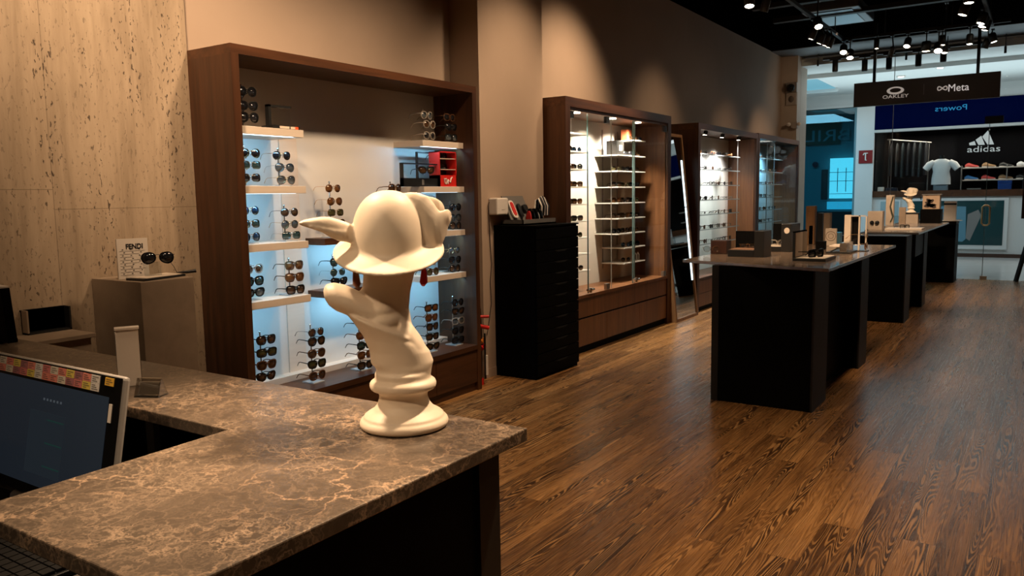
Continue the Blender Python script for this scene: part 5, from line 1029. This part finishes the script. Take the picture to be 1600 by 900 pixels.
# cream riser tray next to it
p = at(1290, 396, z=TZ); y = p[1]; x0 = p[0]; x1 = at(1328, 396, y=y)[0]
t = T('riser_tray', 'low cream riser with chrome end beside the emblem card', 'display riser', (x0, y, TZ))
P('base', MB().box(x0, x1, y, y+.30, TZ, TZ+.012), black_p, t); P('slope', MB().prism([(x0+.02, TZ+.055), (x0+.10, TZ+.050), (x1-.08, TZ+.075), (x1-.08, TZ+.082), (x0+.10, TZ+.060), (x0+.02, TZ+.062)], 'y', y+.02, y+.28), cream, t)
P('end_block', MB().box(x1-.08, x1-.03, y+.02, y+.28, TZ+.012, TZ+.085), chrome, t); P('legs', MB().tube([(x0+.03, y+.03, TZ+.012), (x0+.10, y+.03, TZ+.052)], .006, 6), black_p, t)
# tall two-frame stand with eyeglasses
p = at(1319, 392, z=TZ); y = p[1]; x0 = at(1318, 392, y=y)[0]; x1 = at(1328, 392, y=y)[0]; zt = at(1320, 336, y=y)[2]; x2 = at(1340, 392, y=y)[0]; x3 = at(1351, 392, y=y)[0]
t = T('tall_eyewear_stand', 'tall white and glass eyewear stand near the table’s right edge', 'display stand', (x0, y, TZ))
P('white_post', MB().box(x0, x1, y, y+.05, TZ, zt), cream, t, bevel=.002); P('dark_back', MB().box(x1, x2, y+.04, y+.05, TZ+.06, zt-.005), black_gl, t)
P('thin_post', MB().box(x2, x2+.012, y, y+.02, TZ, zt-.004).box(x3, x3+.010, y, y+.02, TZ, zt-.01).box(x1, x3, y, y+.02, zt-.012, zt-.004), cream, t)
P('foot', MB().box(x0-.02, x3+.02, y-.02, y+.08, TZ, TZ+.006), black_p, t)
for dz, lb, lc in ((.115, 'upper', 'clear'), (.03, 'lower', 'amber')):
    glasses((x3+.01, y+.03, TZ+dz+.02), f'pale gold {lb} eyeglasses on the tall white stand', 'glasses on the tall stand', 'slim' if lc == 'clear' else 'panto', 'gold', lc, rz=0.0, s=1.1)
# back-left group: tan boards and dark boxes
for a_, lb, mat, cat in (((1258, 1272, 322, 360), 'tall narrow wooden board at the back of the nearest table', oak, 'display board'), ((1276, 1284, 333, 375), 'black upright block at the back of the nearest table', black_p, 'display block'), ((1286, 1296, 333, 361), 'brown-grey upright board behind the emblem card', plaster, 'display board')):
    up_box('upright_board', lb, cat, a_[0], a_[1], a_[2], max(a_[3], 377), mat, depth=.08)
o, q = up_box('pale_block', 'small pale block at the foot of the tall wooden board', 'display block', 1263, 1270, 352, 379, white_p, depth=.05)
o, q = up_box('glass_block', 'low blue-tinged clear block behind the emblem card', 'display block', 1302, 1313, 363, 381, pm('blue_acryl', (.10, .22, .30), .1), depth=.08)
# second table
def ub2(nm, lab, cat, xl, xr, yt, yb, mat, depth=.2, z=TZ): return up_box(nm, lab, cat, xl, xr, yt, yb, mat, z, depth)
o, q = ub2('travertine_block', 'beige stone block at the left front of the second table', 'display block', 1355, 1378, 330, 359.5, mottled('stone_beige', (.34, .27, .21), (.42, .34, .27), .5), .16)
glasses(((q[0]+q[1])/2, q[2]-.02, TZ+.10), 'dark eyeglasses hanging on the beige stone block', 'glasses on the second table', 'round', 'thin black', 'dark', rz=-1.57, s=.9)
o, q = ub2('tall_stone_slab', 'tall beige slab draped with a dark chain on the second table', 'display slab', 1383, 1395, 305, 352, mottled('stone_beige', (.34, .27, .21), (.42, .34, .27)), .10)
tag(P('draped_chain', MB().tube([(q[0]+.09, q[2]-.006, q[3]-.02), (q[0]+.06, q[2]-.012, q[3]-.16), (q[0]+.10, q[2]-.012, q[3]-.30), (q[0]+.07, q[2]-.012, TZ+.05)], .010, 6), pm('chain_dark', (.03, .035, .02), .4)), 'dark green chain hanging down the tall beige slab', 'chain')
o, q = ub2('grey_card', 'grey upright card beside the small bust’s base', 'display card', 1404, 1414, 324, 350, plaster, .06)
p = at(1382, 359, z=TZ); tr2 = P('cream_tray', MB().box(p[0], p[0]+.42, p[1], p[1]+.35, TZ, TZ+.018), cream, bevel=.003); tag(tr2, 'flat cream tray at the front of the second table', 'tray')
glasses((p[0]+.22, p[1]+.1, TZ+.042), 'black eyeglasses lying on the flat cream tray', 'glasses on the second table', 'square', 'black', 'clear', rz=-.8)
bp = at(1421, 349, z=TZ); by_ = bp[1]
rs_ = T('bust_riser', 'beige box riser with clear front under the small bust', 'display riser', (bp[0], by_, TZ)); zr = at(1421, 334, y=by_)[2]
P('riser_box', MB().box(bp[0]-.09, bp[0]+.11, by_, by_+.16, TZ, zr), mottled('stone_beige', (.34, .27, .21), (.42, .34, .27)), rs_, bevel=.002); P('riser_lid', MB().box(bp[0]-.10, bp[0]+.12, by_-.01, by_+.17, zr, zr+.012), black_p, rs_)
P('glass_tile', MB().box(bp[0]-.22, bp[0]-.10, by_-.02, by_+.05, TZ, zr-.03), acryl, rs_)
zs = at(1425, 293, y=by_+.08)[2]; sc2 = (zs-zr-.012)/.570
bx_ = at(1423, 334, y=by_+.08)[0]
place_bust((bx_, by_+.09, zr+.0125), math.atan2(-bx_, by_)*1.0+math.radians(-2), sc2, 'small ivory bust in a winged helmet on the second table, far away')
gxb = at(1440, 308, y=by_+.04)[0]; glasses((gxb-.01, by_+.10, at(1440, 309, y=by_+.04)[2]), 'black sunglasses on the small bust’s right side', 'glasses on the second table', 'round', 'black', 'dark', rz=.2, s=1.0)
# black box with patterned bag
o, q = ub2('black_stand_box', 'large black box at the back right of the second table', 'display block', 1437, 1469, 327, 349, black_m, .30)
o2 = T('patterned_bag', 'tan leopard-spotted box bag on the large black box', 'bag', ((q[0]+q[1])/2, q[2], q[3]))
xa, xb2 = at(1441, 320, y=q[2])[0], at(1468, 320, y=q[2])[0]; zb = at(1450, 305, y=q[2])[2]
P('bag_body', MB().box(xa, xb2, q[2]+.02, q[2]+.22, q[3], zb), mottled('bag_tan', (.36, .25, .17), (.48, .36, .26), .5), o2, bevel=.006)
sp = MB(); rn = random.Random(3)
for k in range(9):
    x = rn.uniform(xa+.05, xb2-.06); z = rn.uniform(q[3]+.04, zb-.05); R_ = [(x+rn.uniform(.02, .05)*math.cos(t), z+rn.uniform(.015, .04)*math.sin(t)) for t in [i*math.pi/4 for i in range(8)]]
    sp.prism(R_, 'y', q[2]+.016, q[2]+.02)
P('dark_spots', sp, pm('spot_dark', (.04, .025, .02), .5), o2); P('lid', MB().box(xa-.01, xb2+.02, q[2]+.01, q[2]+.23, zb, zb+.015), grey_p, o2)
o, q = up_box('white_case', 'white upright case with a dark slot on the farthest black pedestal', 'display case', 1474, 1493, 315, 345, pm('case_white', (.66, .58, .50), .4), depth=.15)
P('dark_slot', MB().box((q[0]+q[1])/2-.09, (q[0]+q[1])/2+.09, q[2]-.003, q[2], q[3]-.06, q[3]-.03), black_p, o)
tag(P('pale_disc', MB().cyl((q[0]+q[1])/2-.02, q[2]+.05, TZ, TZ+.006, .20), white_p), 'flat pale round mat under the white upright case', 'mat'); o.location.z += .007
# items far left of second table
o, q = ub2('clear_case', 'clear low box with pale lid behind the beige stone block', 'display box', 1355, 1372, 322, 357.5, glass('clear_box', (.75, .78, .78), 2), .2)
bpy.data.objects.remove(o)
# dark leg leaning at the right edge of the photo
es = T('easel', 'dark slanted easel leg by the shop entrance at the right edge', 'easel', (-.25, 14.6, 0))
f0 = at(1587, 440, z=0); f1 = at(1600, 372, y=f0[1])
zq = 1.35
P('leg', MB().tube([(f0[0], f0[1], 0), (f0[0]+.26, f0[1], zq*.95)], .035, 4, smooth=False), pm('dark_wood', (.012, .009, .008), .5), es)
P('leg', MB().tube([(f0[0]+.75, f0[1], 0), (f0[0]+.35, f0[1], zq*.95)], .035, 4, smooth=False), pm('dark_wood'), es) if False else P('leg', MB().tube([(f0[0]+.75, f0[1], 0), (f0[0]+.35, f0[1], zq*.95)], .035, 4, smooth=False), MT['dark_wood'], es)
P('leg', MB().tube([(f0[0]+.33, f0[1]+.45, 0), (f0[0]+.31, f0[1]+.03, zq*.95)], .03, 4, smooth=False), MT['dark_wood'], es)
bx = at(1598, 300, y=f0[1]); P('board', MB().box(bx[0]-.0, bx[0]+.8, f0[1]-.06, f0[1]-.03, 1.02, 1.9), pm('board_brown', (.035, .018, .012), .4), es)
# ================================================================ HANGING SIGN
SY = 13.0
sl, sr = at(1334, 146, y=SY), at(1563, 135, y=SY); st_ = (at(1334, 127, y=SY)[2]+at(1563, 115, y=SY)[2])/2; sb_ = (at(1334, 164.5, y=SY)[2]+at(1563, 155, y=SY)[2])/2
hs = T('hanging_sign', 'wide dark sign with Oakley and Meta logos hanging from the ceiling', 'sign', ((sl[0]+sr[0])/2, SY, sb_))
sgm = pm('sign_brown', (.045, .034, .030), .32); P('sign_panel', MB().box(sl[0], sr[0], SY, SY+.06, sb_, st_), sgm, hs, bevel=.004)
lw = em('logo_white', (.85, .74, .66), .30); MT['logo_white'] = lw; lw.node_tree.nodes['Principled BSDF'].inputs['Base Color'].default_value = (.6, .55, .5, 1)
def sx(px_, py_): q = at(px_, py_, y=SY); return q[0], q[2]
cx_, cz_ = sx(1399, 141.5)
el = MB(); No = 36; O1 = [(cx_+.115*math.cos(2*math.pi*k/No), cz_+.0+.055*math.sin(2*math.pi*k/No)) for k in range(No)]; O2 = [(cx_+.075*math.cos(2*math.pi*k/No), cz_+.004+.032*math.sin(2*math.pi*k/No)) for k in range(No)]
vs = [(x, SY-.006, z) for x, z in O1]+[(x, SY-.006, z) for x, z in O2]+[(x, SY, z) for x, z in O1]+[(x, SY, z) for x, z in O2]
el.add(vs, [(k, (k+1) % No, No+(k+1) % No, No+k) for k in range(No)]+[(k, (k+1) % No, 2*No+(k+1) % No, 2*No+k) for k in range(No)]+[(No+k, No+(k+1) % No, 3*No+(k+1) % No, 3*No+k) for k in range(No)])
P('ring_logo', el, lw, hs)
tx_, tz_ = sx(1399, 150.8); P('lettering', text_mb('OAKLEY', .07, frame_m((tx_, SY-.003, tz_), (1, 0, 0), (0, 0, 1)), .003, width=.345), lw, hs)
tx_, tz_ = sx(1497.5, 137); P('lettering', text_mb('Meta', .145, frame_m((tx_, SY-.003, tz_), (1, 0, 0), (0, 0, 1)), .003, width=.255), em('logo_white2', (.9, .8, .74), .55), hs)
tx_, tz_ = sx(1472.5, 138); P('loop_logo', MB().tube([(tx_+.060*math.cos(t)*1.0, SY-.006, tz_+.042*math.sin(2*t)*.62+(.012*abs(math.cos(t)) if False else 0)) for t in [k*math.pi/20 for k in range(40)]], .008, 6, closed=True), lw, hs)
tx_, tz_ = sx(1443.5, 139.5); P('divider', MB().box(tx_-.004, tx_+.004, SY-.003, SY, tz_-.075, tz_+.075), grey_p, hs)
for px_, py_ in ((1365.5, 125), (1527.5, 116)):
    x = at(px_, py_, y=SY)[0]; P('hanging_rod', MB().box(x-.02, x+.02, SY+.01, SY+.05, st_, CZ-.001), black_p, hs)
# ================================================================ CEILING TRACKS AND SPOTS
tk = pm('track_black', (.012, .012, .012), .5)
def track(lab, a, b, z=3.58, rods=()):
    t = T('lighting_track', lab, 'lighting track', ((a[0]+b[0])/2, (a[1]+b[1])/2, z))
    if abs(a[0]-b[0]) > abs(a[1]-b[1]): P('rail', MB().box(min(a[0], b[0]), max(a[0], b[0]), a[1]-.02, a[1]+.02, z, z+.04), tk, t)
    else: P('rail', MB().box(a[0]-.02, a[0]+.02, min(a[1], b[1]), max(a[1], b[1]), z, z+.04), tk, t)
    for r in rods: P('drop_rod', MB().box(r[0]-.006, r[0]+.006, r[1]-.006, r[1]+.006, z+.04, CZ-.001), tk, t)
track('left ceiling track running along the wall cabinets', (-2.43, 5.5), (-2.43, 12.0), rods=((-2.43, 6.5), (-2.43, 9), (-2.43, 11.5)))
track('right ceiling track running along the aisle', (-.66, 5.5), (-.66, 12.2), rods=((-.66, 9.3), (-.66, 11.8)))
track('near cross track spanning between the two long tracks', (-2.41, 12.02), (-.45, 12.02), rods=((-1.9, 12.02), (-1.1, 12.02)))
track('far cross track in front of the shop glazing', (-3.3, 14.75), (-.9, 14.75), 3.76, rods=((-3.0, 14.75), (-2.2, 14.75), (-1.4, 14.75)))
for k, x in enumerate((-2.6, -1.9, -1.2)):
    o = P('ceiling_beam', MB().box(-3.2, 1.0, 9.4+.95*k, 9.5+.95*k, 3.80, 3.86), tk); tag(o, f'{["nearest","middle","farthest"][k]} dark ceiling bar crossing above the tracks', 'ceiling bar')
dc = at(1310, 27, z=3.82); du = T('ceiling_unit', 'grey square ceiling air unit reflecting blue light above the tracks', 'air unit', (dc[0], dc[1], 3.82))
P('housing', MB().box(dc[0]-.35, dc[0]+.35, dc[1]-.55, dc[1]+.55, 3.82, 3.94), pm('duct_grey', (.16, .18, .20), .35, .6), du, bevel=.01); P('grille', MB().box(dc[0]-.25, dc[0]+.25, dc[1]-.45, dc[1]+.45, 3.812, 3.82), pm('duct_blue', (.20, .26, .30), .3, .6), du)
bulb_m = em('spot_glow', (1, .84, .64), 30)
def track_spot(x, y, z, zt, tx_, ty_, lab, r=.045, L=.13, lit=True, grp='ceiling track spotlights'):
    """z = lamp centre height, zt = track height, (tx_,ty_) = lean of the head"""
    t = T('track_spotlight', lab, 'spotlight', (x, y, z), grp)
    d = Vector((tx_, ty_, -1)).normalized(); c = Vector((x, y, z)); a = c-d*L*.5; b = c+d*L*.5
    q = d.to_track_quat('Z', 'Y').to_matrix().to_4x4()
    hm = MB(Matrix.Translation(a) @ q); hm.lathe([(.001, 0), (r*.8, 0), (r, L*.15), (r, L), (r*.86, L), (r*.86, L*.93), (.001, L*.93)], n=20)
    P('lamp_head', hm, tk, t); P('yoke', MB().tube([tuple(a), (x, y, zt)], .009, 6).box(x-.02, x+.02, y-.05, y+.05, zt-.02, zt), tk, t)
    if lit: P('bulb', MB(Matrix.Translation(a) @ q).lathe([(.001, L*.99), (r*.6, L*.985), (r*.84, L*.95), (r*.84, L*.935), (.001, L*.935)], n=20), bulb_m, t)
def spot_at(px_, py_, y=None, x=None, zt=3.58, lean=(0, 0), **k):
    p = at(px_, py_, **({'y': y} if y is not None else {'x': x})); track_spot(p[0], p[1], p[2]+.045, max(zt, p[2]+.16), lean[0], lean[1], **k)
LS = [((1171, 8), dict(x=-2.43), (.1, -.3), 1), ((1196, 15), dict(x=-2.43), (-.3, .1), 1), ((1278, 42), dict(x=-2.30), (.3, -.6), 1), ((1270, 59), dict(x=-2.43), (-.4, 0), 1), ((1283, 66), dict(x=-2.43), (-.4, 0), 1), ((1291, 69), dict(x=-2.43), (-.4, 0), 1), ((1297, 72), dict(x=-2.40), (-.4, 0), 1), ((1318, 82), dict(y=12.0), (.1, -.7), 1), ((1328, 90), dict(y=12.02), (.1, -.5), 1)]
on = ['first', 'second', 'third', 'fourth', 'fifth', 'sixth', 'seventh', 'eighth', 'ninth']
for k, ((a_, b_), kw, ln_, lit) in enumerate(LS): spot_at(a_, b_, zt=CZ-.001 if k == 2 else 3.58, lean=ln_, lab=f'lit black spotlight, {on[k]} from the near end of the left ceiling track', r=.05 if k in (0, 2, 7, 8) else .042, **kw)
CS = [((1370, 74), (0, -.1), .03), ((1393, 86), (-.35, .1), .035), ((1418, 72), (-.1, -.6), .045), ((1447, 78), (0, 0), .06), ((1466, 80), (.05, -.75), .055), ((1472, 68.5), (0, -.1), .04), ((1476, 81), (0, -.2), .042), ((1515, 67), (0, -.1), .042)]
for k, ((a_, b_), ln_, r) in enumerate(CS): spot_at(a_, b_, y=12.0 if k not in (6,) else 12.15, zt=CZ-.001 if k == 6 else 3.58, lean=ln_, lab=f'lit black spotlight, {on[k]} from the left on the near cross track', r=r)
RS = [((1514, 2), (0, -.1)), ((1507, 21), (-.3, -.1)), ((1535, 35), (-.3, -.2)), ((1537, 40), (-.3, -.2)), ((1541, 45), (-.3, 0)), ((1551, 64), (.3, 0)), ((1541, 73), (-.4, .2))]
for k, ((a_, b_), ln_) in enumerate(RS): spot_at(a_, b_, x=-.70 if k not in (1, 6) else -.78, zt=CZ-.001 if k in (1, 6) else 3.58, lean=ln_, lab=f'black spotlight, {on[k]} from the near end of the right ceiling track', r=.05, lit=k < 6)
for k, (a_, b_) in enumerate(((1305, 104), (1351, 103), (1389, 100), (1435, 95), (1474, 88))):
    p = at(a_, b_, y=14.75); t = T('pendant_spotlight', f'unlit black cylinder spotlight, {on[k]} from the left on the far cross track', 'spotlight', (p[0], p[1], p[2]-.09), 'black cylinder spotlights')
    P('lamp_head', MB().lathe([(.001, 0), (.040, 0), (.047, .01), (.047, .19), (.001, .19)], p[0], p[1], p[2]-.09, 18), tk, t); P('stem', MB().cyl(p[0], p[1], p[2]+.10, 3.765, .010, 8).box(p[0]-.09, p[0]+.09, p[1]-.025, p[1]+.025, 3.735, 3.762), tk, t)
for k, (a_, b_) in enumerate(((1278, 98), (1416, 88), (1571, 77))):
    p = at(a_, b_, y=FY-.15); mb = MB().cyl(p[0], p[1], p[2]-.06, p[2]+.05, .018, 8)
    mb.cyl(p[0], p[1], p[2]+.05, CZ-.011, .007, 6); tag(P('sprinkler_head', mb, tk), f'small black ceiling fitting at the glazing top, {["left","middle","right"][k]} one', 'sprinkler')
# devices on the end column
p = at(1237, 138, y=15.05); cmr = T('security_camera', 'black dome camera high on the end column', 'camera', p)
P('mount', MB().box(p[0]-.10, p[0]+.10, 15.0, 15.06, p[2]-.08, p[2]+.10), pm('cam_grey', (.20, .17, .15), .5), cmr, bevel=.01); P('dome', MB().ball(p[0], 14.98, p[2], .075, .07, .075, 20), black_gl, cmr)
p = at(1236.5, 155, y=15.05); sk = T('wall_siren', 'small square beige wall fitting below the dome camera', 'wall fitting', p)
P('plate', MB().box(p[0]-.09, p[0]+.09, 15.03, 15.06, p[2]-.11, p[2]+.11), pm('beige_pl', (.34, .29, .25), .5), sk, bevel=.005); P('dial', MB().ball(p[0], 15.03, p[2], .05, .02, .06, 16), pm('dial', (.10, .08, .07), .4), sk)
p = at(1241, 196, y=14.98); sl_ = T('emergency_light', 'small twin-headed emergency light above the far cabinet', 'emergency light', p)
P('light_body', MB().box(p[0]-.05, p[0]+.05, 14.96, 15.06, p[2]-.05, p[2]+.07), pm('beige_pl', (.34, .29, .25)), sl_, bevel=.005)
for s_ in (-1, 1): P('light_head', MB().ball(p[0]+s_*.09, 14.95, p[2]+.02, .04, .04, .035, 12), white_p, sl_)
